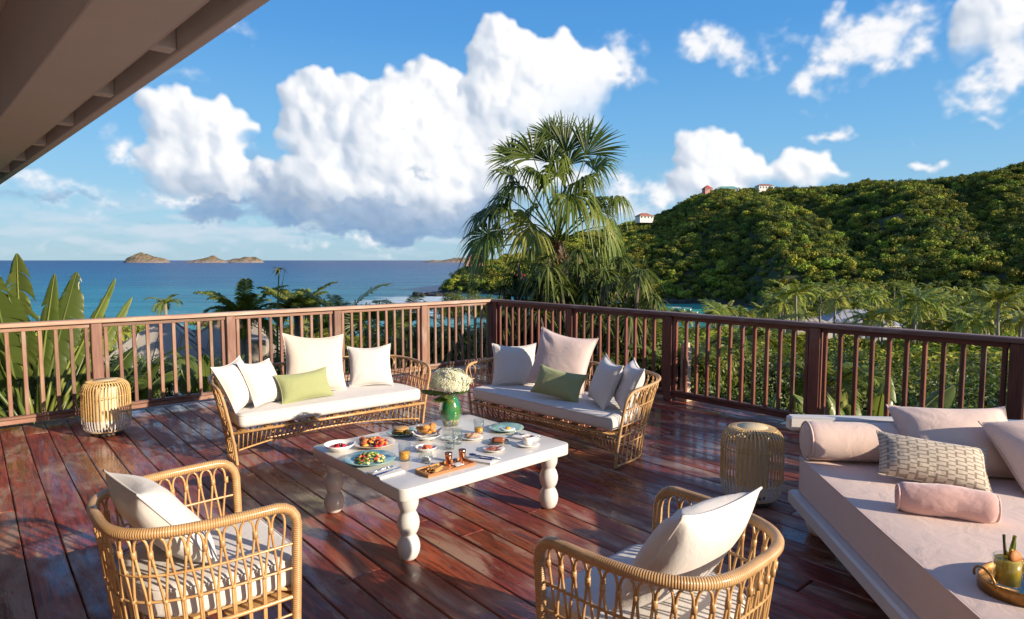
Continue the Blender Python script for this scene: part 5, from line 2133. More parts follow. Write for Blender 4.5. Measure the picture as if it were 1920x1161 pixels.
def cushion(name, outline, z0, z1, m, label, cat, loc, rz, r=.035, piping=True, group=None, bulge=.012, n=6):
    o = G().slab(outline, z0, z1, r, 5, bulge=bulge).build(name, m)
    tag(o, label, cat, group)
    o.location = loc
    o.rotation_euler = (0, 0, rz)
    if piping:
        oo = np.asarray(outline)
        c_ = oo.mean(0)
        for zz_ in (z1-.004,):
            P = np.c_[c_+(oo-c_)*.992, np.full(len(oo), zz_-r*.28)]
            G().tube(P, .0042, 5, closed=True).build('piping', m, o)
    return o


def dshape(a, b, e, front, rc, n=40):
    """seat outline: straight front with small round corners, rounded rear"""
    hs, _ = half_super(a, b, e, n)
    out_ = [tuple(p) for p in hs if p[1] > 0.02]
    for k in range(5):
        an = pi+pi/2*k/4
        out_.append((-a+rc+rc*cos(an), front+rc+rc*sin(an)))
    m = 9
    for k in range(1, m):
        out_.append((-a+rc+(2*a-2*rc)*k/m, front))
    for k in range(5):
        an = -pi/2+pi/2*k/4
        out_.append((a-rc+rc*cos(an), front+rc+rc*sin(an)))
    return np.array(out_)


# ---- sofas
def make_sofa(label, loc, rz):
    t = thing('rattan_sofa', label, 'sofa', loc, rz, None)
    w = Wicker(.86, .62, .50, .665, .11, .16, hf=.05, kexp=1.4)
    wicker_seat(t, w, 38, rail_r=.013, cane_r=.0048, zjoin=.56, zbind=.91, zmid=.76, seat_z=.30, corner=.09)
    seat_frame(t, w, .285, .0)
    # skirt of short canes under the front bar, its lower rail bowed back
    n = 44
    low = []
    for i in range(n+1):
        x = -.84+1.68*i/n
        yb = .02+.17*(1-(x/.86)**2)
        zb = .11+.03*(1-(x/.86)**2)
        low.append((x, yb, zb))
        if i % 1 == 0:
            G().tube([(x, .004, .28), (x, yb*.55, .2), (x, yb, zb)], .0045, 5).build('skirt_cane', M['cane'], t)
    G().tube(low, .008, 6).build('skirt_rail', M['cane'], t)
    G().tube([(p[0], p[1]*.3+.003, .255) for p in low], .006, 6).build('skirt_rail', M['cane'], t)
    return t


SL = ((-1.545, 5.59, 0), atan2(.627, .779))
SR = ((.215, 5.575, 0), atan2(-.711, .703))
make_sofa('curved rattan sofa on the left with its back to the seaward railing', *SL)
make_sofa('curved rattan sofa on the right with its back to the garden railing', *SR)
ol = dshape(.845, .64, .50, -.035, .05)
cushion('seat_cushion', ol, .300, .415, M['white_fab'], 'long sunlit white seat cushion of the left rattan sofa', 'cushion', *SL, group=None)
cushion('seat_cushion', ol, .300, .415, M['white_fab'], 'long half shaded white seat cushion of the right rattan sofa', 'cushion', *SR, group=None)

# ---- chairs
CL = ((-1.11, 2.785, 0), radians(131.4))
CR = ((.365, 2.455, 0), radians(222.5))


def make_chair(label, loc, rz):
    t = thing('rattan_armchair', label, 'armchair', loc, rz)
    w = Wicker(.315, .545, .60, .675, .055, .085, kexp=.85)
    wicker_seat(t, w, 27, rail_r=.0205, cane_r=.0054, zjoin=.60, zbind=.885, zmid=.755, seat_z=.30, corner=.085)
    seat_frame(t, w, .295, .0)
    for sx in (-1, 1):
        p = w.P(0 if sx > 0 else 1, .44)
        G().tube([(p[0], p[1], .305), (p[0]*.2, .25, .300), (-p[0], p[1], .305)], .008, 6).build('cross_bar', M['cane'], t)
    return t


make_chair('rattan tub armchair in the left foreground, seen from behind', *CL)
make_chair('rattan tub armchair in the right foreground beside the daybed', *CR)
oc = dshape(.315, .54, .60, -.055, .06)
cushion('seat_cushion', oc, .305, .435, M['white_fab'], 'thick white seat cushion of the left foreground armchair', 'cushion', *CL, r=.03)
cushion('seat_cushion', oc, .305, .435, M['white_fab'], 'thick white seat cushion of the right foreground armchair', 'cushion', *CR, r=.03)


# ---- loose pillows
def pillow_geo(w, h, th, seed, n=30, conc=.07, wr=.5):
    th *= 1.3
    conc *= 1.5
    wr *= 1.7
    r = np.random.RandomState(seed)
    u = np.linspace(-1, 1, n)
    Ug, Vg = np.meshgrid(u, u, indexing='ij')
    X = w/2*Ug*(1-conc*(1-Vg**2)*np.abs(Ug)**3)
    Y = h/2*Vg*(1-conc*(1-Ug**2)*np.abs(Vg)**3)-h*.035*(1-Ug**2)*np.clip(Vg, 0, 1)**2
    T = np.clip((1-np.abs(Ug)**2.6)*(1-np.abs(Vg)**2.6), 0, 1)**.55
    ph = r.rand(4)*6
    # creases running out of the corners
    cr = np.zeros_like(T)
    for k in range(10):
        cu, cv = r.choice([-1, 1]), r.choice([-1, 1])
        an = r.rand()*1.3+.13
        du, dv = -cu*cos(an), -cv*sin(an)
        d = (Ug-cu)*(-dv)+(Vg-cv)*du
        al = (Ug-cu)*du+(Vg-cv)*dv
        cr += np.exp(-(d/.07)**2)*np.exp(-((al-.45)/.42)**2)*r.uniform(.4, 1.0)
    soft = (vnoise(Ug*1.6+seed, Vg*1.6+9)-.5)
    Zt = th/2*T*(1+.22*soft)-cr*.009*wr*T**.5
    Zb = -th/2*T*(1+.1*soft)
    g = G()
    g.grid(np.stack([X, Y, Zt], -1))
    g.grid(np.stack([X, Y, Zb], -1)[:, ::-1])
    e = [(X[i, 0], Y[i, 0], 0) for i in range(n)]+[(X[-1, j], Y[-1, j], 0) for j in range(1, n)]+[(X[i, -1], Y[i, -1], 0) for i in range(n-2, -1, -1)]+[(X[0, j], Y[0, j], 0) for j in range(n-2, 0, -1)]
    p = G().tube(e, .0048, 5, closed=True)
    return g, p


def pillow(label, m, w, h, th, base, face, lean, roll, seed, name='throw_pillow', pipe=None, wr=.5, group=None, conc=.07):
    """base: point under the lower edge; face: horizontal direction the front looks to (radians); lean: tilt backwards; roll: turn in its own plane"""
    g, p = pillow_geo(w, h, th, seed, wr=wr, conc=conc)
    o = g.build(name, m)
    q = p.build('piping', pipe or m, o)
    # local: x width, y height, z towards the front
    fx, fy = cos(face), sin(face)
    front = Vector((fx*cos(lean), fy*cos(lean), sin(lean)))
    up = Vector((-fx*sin(lean), -fy*sin(lean), cos(lean)))
    side = up.cross(front)
    Rm = Matrix((side, up, front)).transposed()
    Rm = Rm @ Matrix.Rotation(roll, 3, 'Z')
    hh = (abs(cos(roll))*h+abs(sin(roll))*w)/2*.965
    c = Vector(base)+up*hh
    o.matrix_world = Matrix.Translation(c) @ Rm.to_4x4()
    tag(o, label, 'pillow', group)
    return o


def loc2w(S, a, b, z):
    (x, y, _), rz = S
    return (x+cos(rz)*a-sin(rz)*b, y+sin(rz)*a+cos(rz)*b, z)


FLs = SL[1]-pi/2      # the way the left sofa faces
FRs = SR[1]-pi/2
Z1 = .418
pillow('white pillow against the left arm of the left sofa', M['white_fab'], .42, .42, .13, loc2w(SL, -.70, .20, Z1), FLs+.72, radians(26), radians(5), 1)
pillow('white pillow leaning on the first one, left of the green lumbar pillow', M['white_fab'], .41, .41, .12, loc2w(SL, -.50, .20, Z1), FLs+.62, radians(28), radians(-4), 2)
pillow('large cream pillow in the middle of the left sofa', M['cream_fab'], .58, .56, .16, loc2w(SL, -.02, .36, Z1), FLs-.05, radians(20), radians(-5), 3)
pillow('pale green lumbar pillow on the left sofa', M['green_fab'], .48, .27, .11, loc2w(SL, -.22, .12, Z1), FLs+.05, radians(26), radians(3), 4, wr=.3)
pillow('white pillow alone at the right end of the left sofa', M['white_fab'], .42, .41, .12, loc2w(SL, .50, .36, Z1), FLs-.42, radians(16), radians(2), 5)
pillow('white pillow alone at the left end of the right sofa', M['white_fab'], .44, .43, .12, loc2w(SR, -.60, .32, Z1), FRs+.80, radians(17), radians(0), 6)
pillow('large blush pillow in the middle of the right sofa', M['blush_fab'], .58, .56, .16, loc2w(SR, -.05, .34, Z1), FRs+.38, radians(20), radians(-9), 7)
pillow('green lumbar pillow in half shade on the right sofa', M['green_fab'], .48, .27, .11, loc2w(SR, .13, .10, Z1), FRs+.30, radians(30), radians(-8), 8, wr=.3)
pillow('white pillow right of the green lumbar pillow on the right sofa', M['white_fab'], .42, .41, .12, loc2w(SR, .50, .20, Z1), FRs-.55, radians(22), radians(-6), 9)
pillow('white pillow against the right arm of the right sofa', M['white_fab'], .42, .41, .13, loc2w(SR, .72, .24, Z1), FRs-.75, radians(22), radians(-4), 10)
pillow('plump white pillow leaning in the left foreground armchair', M['white_fab'], .47, .45, .14, loc2w(CL, .02, .27, .435), CL[1]-pi/2+.10, radians(38), radians(-3), 11, wr=1.0)
pillow('plump white pillow leaning in the right foreground armchair', M['white_fab'], .50, .48, .14, loc2w(CR, .0, .25, .435), CR[1]-pi/2-.05, radians(32), radians(4), 12, wr=1.0)

# ------------------------------------------------------------------ coffee table
TC = (-.487, 4.14)
TE1 = np.array([.742, .670])         # long side
TA = atan2(TE1[1], TE1[0])
tb = thing('coffee_table', 'white lacquered coffee table with bulbous turned legs in the middle of the deck', 'table', (-.462, 4.130, 0), TA)
tl, tw = 1.31, 1.10
ou = []
rc = .05
for (sx, sy, a0) in ((1, -1, -pi/2), (1, 1, 0), (-1, 1, pi/2), (-1, -1, pi)):
    for k in range(6):
        an = a0+pi/2*k/5
        ou.append((sx*(tl/2-rc)+rc*cos(an), sy*(tw/2-rc)+rc*sin(an)))
G().slab(ou, .368, .44, .007, 3).build('table_top', M['white_lacquer'], tb, auto=40)
prof = [(0, .37), (.056, .37), (.059, .34), (.057, .31), (.047, .285), (.040, .272)]
prof += [(.041+.021*sin(pi*q)**.75, .270-.125*q) for q in np.linspace(0.03, .97, 12)]
prof += [(.038, .143)]
prof += [(.038+.026*sin(pi*min(q*1.0, 1))**.75, .141-.138*q) for q in np.linspace(0.03, .94, 12)]
prof += [(.036, .003), (0, .002)]
lm = G().lathe(prof, 32).mesh('leg', M['white_lacquer'])
for sx in (-1, 1):
    for sy in (-1, 1):
        link('leg', lm, tb, (sx*(tl/2-.105), sy*(tw/2-.105), 0))


def sharp_o(o, d=35):
    sharp(o.data, d)
    return o


# ------------------------------------------------------------------ lanterns
def lantern(label, loc, rz, H=.525, Rr=.205):
    t = thing('bamboo_lantern', label, 'lantern', loc, rz)
    n = 46
    prof = [(.095, .035), (.15, .030), (Rr*.93, .065), (Rr, .14), (Rr, .30), (Rr, .42), (Rr*.95, .475), (.155, .515), (.105, H), (.085, H-.004)]
    prof = np.array(prof)
    s_ = np.r_[0, np.cumsum(np.hypot(np.diff(prof[:, 0]), np.diff(prof[:, 1])))]
    q = np.linspace(0, s_[-1], 26)
    pr = np.stack([np.interp(q, s_, prof[:, 0]), np.interp(q, s_, prof[:, 1])], -1)
    pr[1:-1] = (pr[:-2]+pr[1:-1]*2+pr[2:])/4
    g = G()
    wd = .0052
    a = np.stack([pr[:, 0], np.full(len(pr), -wd), pr[:, 1]], -1)
    b = np.stack([pr[:, 0], np.full(len(pr), wd), pr[:, 1]], -1)
    off = np.gradient(pr, axis=0)
    nn = np.stack([off[:, 1], np.zeros(len(pr)), -off[:, 0]], -1)
    nn /= np.linalg.norm(nn, axis=1)[:, None]
    g.grid(np.stack([a, b, b-nn*.004, a-nn*.004], 1))
    g.grid(np.stack([a-nn*.004, a], 1))
    lo = pr[:, 1] < .165
    me = g.mesh('bamboo_rib', M['bamboo'], False)
    # the foot of every rib is dipped in white
    dip = me.materials.append(M['white_timber'])
    for p in me.polygons:
        if p.center.z < .150:
            p.material_index = 1
    for i in range(n):
        link('bamboo_rib', me, t, (0, 0, 0), rz=2*pi*i/n)
    G().lathe([(.105, .06), (.105, .46)], 32).build('inner_shade', M['lamp_paper'], t)
    for z, r_ in ((.05, .17), (.508, .155), (.38, Rr-.012)):
        an = np.linspace(0, 2*pi, 41)[:-1]
        G().tube(np.stack([r_*np.cos(an), r_*np.sin(an), 0*an+z], -1), .004, 5, closed=True).build('hoop', M['bamboo'], t)
    G().lathe([(0, H-.002), (.098, H-.002), (.102, H-.008), (.098, H-.016), (0, H-.016)], 32).build('lid', M['bamboo_lid'], t)
    G().lathe([(0, 0), (.13, 0), (.135, .008), (.13, .03), (0, .03)], 32).build('base', M['dark_base'], t)
    return t


M['lamp_paper'] = mat('lamp_shade_paper', (.74, .62, .44), .8, .1, 4)
M['bamboo_lid'] = mat('pale_bamboo_lid', (.66, .52, .30), .5, .2, 6)
M['dark_base'] = mat('dark_lantern_base', (.05, .035, .03), .5)
lantern('round bamboo strip lantern by the left railing', (-3.856, 5.995, 0), 0)
lantern('round bamboo strip lantern between the right sofa and the daybed', (1.640, 4.285, 0), .07)

# ------------------------------------------------------------------ daybed
DB = np.array([1.745, 3.87, 0])            # rear left corner of the frame
DX = np.array([.9945, -.105, 0]); DY = np.array([-.105, -.9945, 0])
db = thing('daybed', 'wide white daybed frame with low backrest rail and bun feet on the right', 'daybed', tuple(DB), atan2(DX[1], DX[0]))
# local: x to the right, -y towards the camera
W_, L_ = 2.2, 3.2
G().box((W_/2-.035, -L_/2, .195), (W_, L_, .085), bev=.012).build('platform', M['white_timber'], db, auto=35)
G().box((W_/2+.02, .055, .640), (W_+.10, .085, .092), bev=.012).build('back_rail', M['white_timber'], db, auto=35)
for x in (.20, W_/2, W_-.2):
    G().box((x, .052, .41), (.07, .05, .36)).build('back_post', M['white_timber'], db, smooth=False)
fm = G().lathe([(0, .155), (.05, .155), (.055, .14), (.085, .10), (.090, .07), (.075, .02), (.05, .002), (0, 0)], 24).mesh('foot', M['white_timber'])
for (x, y) in ((.13, -.12), (.13, -1.6), (.13, -3.05), (W_-.13, -.12), (W_-.13, -3.05)):
    link('foot', fm, db, (x, y, 0))
DR = atan2(DX[1], DX[0])


def dw(x, y, z=0):
    p = DB+DX*x+np.array([-DX[1], DX[0], 0])*y
    return (p[0], p[1], z)


ou = []
rc = .03
mw, ml = 2.08, 3.05
for (sx, sy, a0) in ((1, -1, -pi/2), (1, 1, 0), (-1, 1, pi/2), (-1, -1, pi)):
    for k in range(5):
        an = a0+pi/2*k/4
        ou.append((mw/2+.012+sx*(mw/2-rc)+rc*cos(an), -ml/2-.03+sy*(ml/2-rc)+rc*sin(an)))
mt = G().slab(ou, .238, .455, .012, 4, bulge=.006).build('mattress', M['pink_fab'])
mt.location = tuple(DB); mt.rotation_euler = (0, 0, DR)
tag(mt, 'thick pale pink mattress covering the daybed', 'mattress')
oo = np.array(ou)
G().tube(np.c_[oo, np.full(len(oo), .4535)], .005, 5, closed=True).build('piping', M['pink_fab'], mt)
# bolster along the back
g = G()
N = 28
prof = [(0, 0), (.085, -.004), (.103, .004), (.112, .03)]+[(.114, q) for q in np.linspace(.06, 1.84, 20)]+[(.112, 1.87), (.103, 1.896), (0, 1.9)]
g.lathe(prof, N)
bo = g.build('bolster', M['pink_fab'])
bo.rotation_euler = (0, pi/2, DR)
bo.location = dw(.025, -.105, .575)
tag(bo, 'long round pink bolster along the back of the daybed', 'bolster')
an = np.linspace(0, 2*pi, 33)[:-1]
G().tube(np.stack([.110*np.cos(an), .110*np.sin(an), 0*an+.006], -1), .006, 5, closed=True).build('piping', M['pink_fab'], bo)
FD = DR-pi/2
pillow('large pink pillow resting on the bolster of the daybed', M['pink_fab'], .64, .44, .19, dw(.80, -.36, .462), FD-.05, radians(40), radians(1), 21, conc=.06, wr=.8)
pillow('pink pillow cut off by the right edge, in front of the large one', M['pink_fab'], .66, .44, .19, dw(1.21, -.62, .462), FD+.12, radians(42), radians(7), 22, conc=.06, wr=.8)

# lumbar pillow with woven bars
m = fabric_mat('beige_jacquard', (.60, .52, .40), 200, .3)
t = NT(m.node_tree)
b_ = m.node_tree.nodes['Principled BSDF']
tc = t.new('ShaderNodeTexCoord').outputs['Object']
x, y, z = t.sep(t.v('SCALE', tc, sc=1/.044))
# basket pattern: bars lying and standing in turn
def barpat(X, Y):
    fx = t.m('ABSOLUTE', t.m('SUBTRACT', t.m('FRACT', X), .5))
    fy = t.m('ABSOLUTE', t.m('SUBTRACT', t.m('FRACT', Y), .5))
    return t.m('MULTIPLY', t.m('LESS_THAN', fx, .36), t.m('LESS_THAN', fy, .13))
p1 = barpat(x, t.m('ADD', t.m('MULTIPLY', y, 2.0), t.m('MULTIPLY', t.m('FLOOR', x), .5)))
hx = t.m('ADD', x, .5)
p2 = barpat(t.m('ADD', y, t.m('MULTIPLY', t.m('FLOOR', t.m('MULTIPLY', hx, 1.0)), .5)), t.m('MULTIPLY', hx, 1.0))
pat = t.m('MAXIMUM', p1, p2)
t.set(b_.inputs['Base Color'], t.mix(pat, (.55, .47, .375), (.26, .215, .165)))
M['jacquard'] = m
pillow('beige lumbar pillow with brown basket weave pattern on the daybed', M['jacquard'], .52, .26, .13, dw(.535, -.58, .462), FD-.12, radians(42), radians(-8), 23, conc=.04, wr=.3)

# rolled towel
g = G()
nu, nv = 60, 26
P = []
for i in range(nu):
    an = 2*pi*i/nu
    row_ = []
    for j in range(nv):
        q = j/(nv-1)
        rr_ = .074*(1-.25*abs(2*q-1)**9)+.0035*(vnoise(np.array(an*5.), np.array(q*30.))-.5)+.004*sin(q*pi*3+an)
        row_.append((rr_*cos(an), rr_*sin(an)*.92, q*.39))
    P.append(row_)
g.grid(np.array(P), closed_u=True)
tw_ = g.build('rolled_towel', M['towel'])
for end in (0.006, .384):
    sp = []
    for k in range(70):
        an = k*.30
        r_ = .006+.062*k/69
        sp.append((r_*cos(an), r_*sin(an)*.92, end+(.012 if end > .2 else -.012)*(1-k/69*.6)))
    G().tube(sp, .0058, 6).build('towel_end', M['towel'], tw_)
for end in (0.0, .39):
    G().lathe([(0, 0), (.056, 0)], 20, c=(0, 0, end)).build('towel_core', M['towel'], tw_)
tw_.rotation_euler = (0, pi/2, DR-.30)
tw_.location = (1.845, 2.985, .528)
tag(tw_, 'rolled pink terry towel lying on the daybed', 'towel')

# oval tray with the drink
M['brass'] = mat('aged_brass', (.36, .19, .055), .32, .7, 22, .15, 40, metal=.75, col2=(.16, .07, .02))
M['tray_glass'] = mat('dark_teal_tray', (.012, .05, .055), .06, .8, 9, col2=(.02, .03, .01), coat=1)
ty = thing('oval_tray', 'oval brass tray with dark mirrored base on the daybed', 'tray', (1.945, 2.225, .458), .05)
an = np.linspace(0, 2*pi, 49)[:-1]
P = []
for a_ in an:
    P.append([(.250*k*cos(a_), .155*k*sin(a_), z) for k, z in ((.97, 0), (1, .002), (1.01, .045), (1.0, .048), (.975, .047), (.965, .006))])
G().grid(np.array(P), closed_u=True).build('rim', M['brass'], ty)
G().slab([(.243*cos(a_), .150*sin(a_)) for a_ in an], .0, .007, .001, 1).build('base', M['tray_glass'], ty)
for sx in (-1, 1):
    G().tube([(sx*(.250+.012*sin(pi*q)), .05*cos(pi*q), .046+.05*sin(pi*q)) for q in np.linspace(0, 1, 12)], .0045, 6).build('handle', M['brass'], ty)
dk = thing('cocktail_glass', 'tumbler of yellow cocktail with leaf, straw and dried citrus on the oval tray', 'drink', (1.800, 2.245, .466))
dk.scale = (1.32, 1.32, 1.32)
G().lathe([(0, 0), (.030, 0), (.034, .004), (.035, .085), (.0335, .087), (.032, .084), (.031, .012), (0, .010)], 28).build('glass', M['glass'], dk)
M['cocktail'] = mat('yellow_cocktail', (.62, .42, .03), .25, .3, 40, sss=.2)
G().lathe([(0, .0115), (.0305, .0125), (.0315, .078), (0, .079)], 24).build('liquid', M['cocktail'], dk)
G().tube([(.0, .006, .05), (-.012, .004, .145)], .0042, 7).build('straw', mat('dark_straw', (.07, .07, .03), .5), dk)
g = G()
banana_leaf(g, (.004, 0, .06), (.12, 0, 1), .085, .010, .0, .6, 5, face=(0, -1, 0), tears=0, n=8, petiole=.05, side_droop=.2, pr=.001)
g.build('leaf_garnish', M['leaf_banana'], dk)
o = G().lathe([(0, -.002), (.017, -.003), (.019, 0), (.017, .003), (0, .002)], 20).build('citrus_slice', mat('dried_citrus', (.50, .17, .03), .6, .6, 90, col2=(.2, .06, .01)), dk)
o.rotation_euler = (1.2, .5, 0); o.location = (.012, -.01, .088)
for i in range(3):
    o = G().lathe([(0, 0), (.008, .0), (.009, .006), (0, .008)], 8, sx=1, sy=.5).build('ginger_garnish', M['cocktail'], dk)
    o.location = (-.008+.005*i, 0, .085+.008*i); o.rotation_euler = (1, i, 0)
M['porcelain'] = mat('white_porcelain', (.82, .80, .76), .12, coat=.4)
dsh = thing('small_dish', 'small white dish with blue spoon at the right end of the oval tray', 'dish', (1.915, 2.215, .466))
G().lathe([(0, .003), (.018, .003), (.036, .016), (.040, .024), (.038, .024), (.033, .017), (0, .006)], 24).build('bowl', M['porcelain'], dsh)
G().tube([(-.02, 0, .012), (.02, .004, .03), (.06, .008, .04)], [.008, .0025, .002], 6).build('spoon', M['blue_metal'], dsh)

# ------------------------------------------------------------------ breakfast
TZ = .4405
M['teal_glaze'] = mat('teal_glaze', (.40, .60, .54), .14, .8, 14, col2=(.09, .27, .26), coat=.6)
M['sand_glaze'] = mat('speckled_glaze', (.72, .62, .50), .18, .8, 18, col2=(.45, .25, .15), coat=.5)
M['rim_dark'] = mat('dark_rim_glaze', (.12, .16, .14), .2, .5, 20, coat=.5)


def fmat(name, c, rough=.4, c2=None, sc=60, coat=.3):
    M[name] = mat(name, c, rough, .6, sc, .2, 80, col2=c2 or tuple(q*.5 for q in c), coat=coat, sss=.1)
    return M[name]


fmat('red_berry', (.52, .015, .02)); fmat('dark_berry', (.05, .008, .03)); fmat('orange_melon', (.72, .20, .04)); fmat('yellow_fruit', (.75, .48, .06))
fmat('green_salad', (.16, .28, .03)); fmat('pale_veg', (.62, .60, .28)); fmat('tomato', (.55, .05, .02)); fmat('olive', (.03, .012, .03))
fmat('bread_gold', (.56, .26, .06), .6, (.30, .10, .02), 30); fmat('pancake', (.60, .36, .12), .7, (.32, .14, .04), 20); fmat('custard', (.75, .58, .18), .5)
fmat('salmon', (.72, .18, .08)); fmat('bacon', (.36, .07, .03), .35, (.62, .28, .14), 90); fmat('sausage', (.34, .11, .04), .3); fmat('egg_white', (.85, .83, .76), .3, (.8, .78, .7))
fmat('yolk', (.85, .42, .02), .2); fmat('waffle', (.40, .19, .06), .7); fmat('pastry', (.52, .33, .22), .6, (.25, .1, .06), 40)
M['copper'] = mat('polished_copper', (.80, .36, .20), .18, .3, 8, metal=1.0)
M['tray_wood'] = wood_mat('honey_wood', (.52, .27, .10), (.36, .16, .05), (.5, .3, .15), .4, .2, scale=(3, 40, 40))
M['juice'] = mat('orange_juice', (.90, .40, .01), .2, sss=.3)
M['water'] = M['glass']


def plate(name, label, x, y, r, m, rimz=.018, sx=1, sy=1, rz=0, deep=0.0):
    t = thing(name, label, 'plate' if rimz < .03 else 'bowl', (x, y, TZ), rz)
    if rimz < .03:
        prof = [(0, .001), (r*.55, .001), (r*.60, .004), (r*.96, rimz-.002), (r, rimz), (r*.985, rimz+.002), (r*.62, .0075), (0, .0055)]
    else:
        prof = [(0, .0), (r*.45, .0), (r*.5, .004), (r*.85, rimz*.6), (r, rimz), (r*.97, rimz+.001), (r*.80, rimz*.58), (r*.42, .009), (0, .008)]
    G().lathe(prof, 40, sx=sx, sy=sy).build('dish', m, t)
    return t


def blob(g, c, r_, seed, sq=(1, 1, .8), n=7, a=.5):
    rs = np.random.RandomState(seed)
    P = np.zeros((n+1, 6, 3))
    for i in range(n+1):
        for j in range(6):
            el = -pi/2+pi*j/5
            k = r_*(.88+.24*rs.rand()) if 0 < j < 5 else r_
            P[i, j] = (c[0]+k*cos(el)*cos(2*pi*i/n)*sq[0], c[1]+k*cos(el)*sin(2*pi*i/n)*sq[1], c[2]+k*sin(el)*sq[2])
    P[-1] = P[0]
    return g.grid(P, a=a)


def pile(t, items, R0, h0, H, seed):
    """a heap of separate morsels; items: (name, material, count, radius, squash)"""
    rs = random.Random(seed)
    for (nm, m, cnt, rad, sq) in items:
        for k in range(cnt):
            an, q = rs.random()*2*pi, rs.random()**.6
            g = blob(G(), (0, 0, 0), rad*rs.uniform(.8, 1.2), rs.randrange(9999), sq)
            o = g.build(nm, M[m], t)
            o.location = (R0*q*cos(an), R0*q*sin(an), h0+rad*.5+H*(1-q*q)*rs.uniform(.5, 1.0))
            o.rotation_euler = (rs.uniform(-.5, .5), rs.uniform(-.5, .5), rs.random()*6)


t = plate('berry_bowl', 'square cornered white bowl of red berries at the left corner of the table', -1.100, 4.000, .098, M['porcelain'], .045)
pile(t, [('berry', 'red_berry', 26, .0085, (1, 1, 1)), ('dark_berry', 'dark_berry', 8, .009, (1, 1, 1))], .045, .018, .018, 1)
t = plate('salad_plate', 'largest plate, teal glazed, heaped with chopped salad nearest the front left', -.855, 3.775, .155, M['teal_glaze'], .024)
pile(t, [('salad_leaf', 'green_salad', 26, .015, (1.3, .7, .35)), ('vegetable', 'pale_veg', 24, .012, (1, 1, .6)), ('tomato', 'tomato', 14, .012, (1, 1, .7)), ('olive', 'olive', 9, .009, (1, 1, .8)), ('pepper', 'orange_melon', 8, .013, (1.2, .6, .5))], .088, .008, .038, 2)
t = plate('fruit_plate', 'speckled plate of sliced melon and red berries behind the salad plate', -.905, 4.115, .140, M['sand_glaze'], .022)
pile(t, [('berry', 'red_berry', 22, .012, (1, 1, .9)), ('dark_berry', 'dark_berry', 14, .010, (1, 1, 1)), ('melon', 'orange_melon', 12, .020, (1.3, .8, .5)), ('fruit_slice', 'yellow_fruit', 10, .017, (1.2, .8, .4))], .085, .008, .03, 3)
for k in range(5):
    o = G().lathe([(0, 0), (.022, 0), (.024, .004), (.022, .008), (0, .009)], 14).build('melon_slice', M['orange_melon'], t)
    o.location = (-.085+.028*k, .055-.035*k*.5, .022); o.rotation_euler = (.5, .2*k, k)
t = plate('pancake_plate', 'plate of stacked pancakes and yellow mango left of the bread basket', -.765, 4.385, .112, M['teal_glaze'], .02)
for k in range(3):
    o = G().lathe([(0, 0), (.050, .0), (.055, .004), (.055, .008), (.050, .0125), (0, .013)], 26).build('pancake', M['pancake'], t)
    o.location = (-.02+.006*k, .012-.004*k, .008+.0135*k)
pile(t, [('mango_piece', 'yellow_fruit', 14, .016, (1.4, .8, .5)), ('mint_leaf', 'green_salad', 4, .012, (1.3, .7, .3))], .04, .012, .012, 4)
for o in list(t.children):
    if o.name.startswith('mango') or o.name.startswith('mint'):
        o.location.x += .045; o.location.y -= .04
# bread basket with napkin
t = plate('bread_basket', 'napkin lined dish of golden rolls in the middle of the table', -.575, 4.255, .095, M['porcelain'], .035)
g = G()
for k in range(4):
    an = k*pi/2+.6
    c_ = np.array([.03*cos(an), .03*sin(an), .02])
    tip = np.array([.125*cos(an), .125*sin(an), .075])
    sd = np.array([-sin(an), cos(an), 0])
    P = []
    for i in range(7):
        q = i/6
        w_ = .075*(1-q)+.004
        m_ = c_+(tip-c_)*q
        P.append([m_-sd*w_+np.array([0, 0, .012*sin(q*4)]), m_-sd*w_*.4-np.array([0, 0, .006]), m_+sd*w_*.4-np.array([0, 0, .004]), m_+sd*w_+np.array([0, 0, .010*cos(q*5)])])
    g.grid(np.array(P))
g.build('napkin', M['napkin'], t)
rs = random.Random(8)
for k in range(9):
    o = blob(G(), (0, 0, 0), .030, k, (1.25, .75, .65), 10).build('bread_roll', M['bread_gold'], t)
    an = k*2.4
    o.location = (.04*cos(an)*(k > 1), .04*sin(an)*(k > 1), .055+.018*(k % 3)); o.rotation_euler = (rs.uniform(-.4, .4), rs.uniform(-.5, .5), rs.random()*6)


def glass(name, label, x, y, r, h, fill=None, m=None, taper=.88):
    t = thing(name, label, 'glass', (x, y, TZ))
    G().lathe([(0, .0), (r*taper*.95, 0), (r*taper, .004), (r, h), (r-.0012, h+.0006), (r-.0025, h), (r*taper-.003, .008), (0, .006)], 28).build('tumbler', M['glass'], t)
    if fill:
        G().lathe([(0, .0085), (r*taper-.0045, .0095), (r*(taper+(1-taper)*fill)-.004, h*fill), (0, h*fill)], 24).build('liquid', m, t)
    return t


glass('juice_glass', 'tumbler of orange juice beside the salad plate', -.652, 3.800, .039, .105, .50, M['juice'])
glass('juice_glass', 'tumbler of orange juice at the back, right of the vase', -.232, 4.395, .037, .100, .42, M['juice'])
glass('water_glass', 'tumbler of water in front of the vase', -.400, 4.030, .036, .098, .4, M['water'])
glass('water_glass', 'empty clear tumbler just behind the water tumbler', -.362, 4.150, .036, .100)

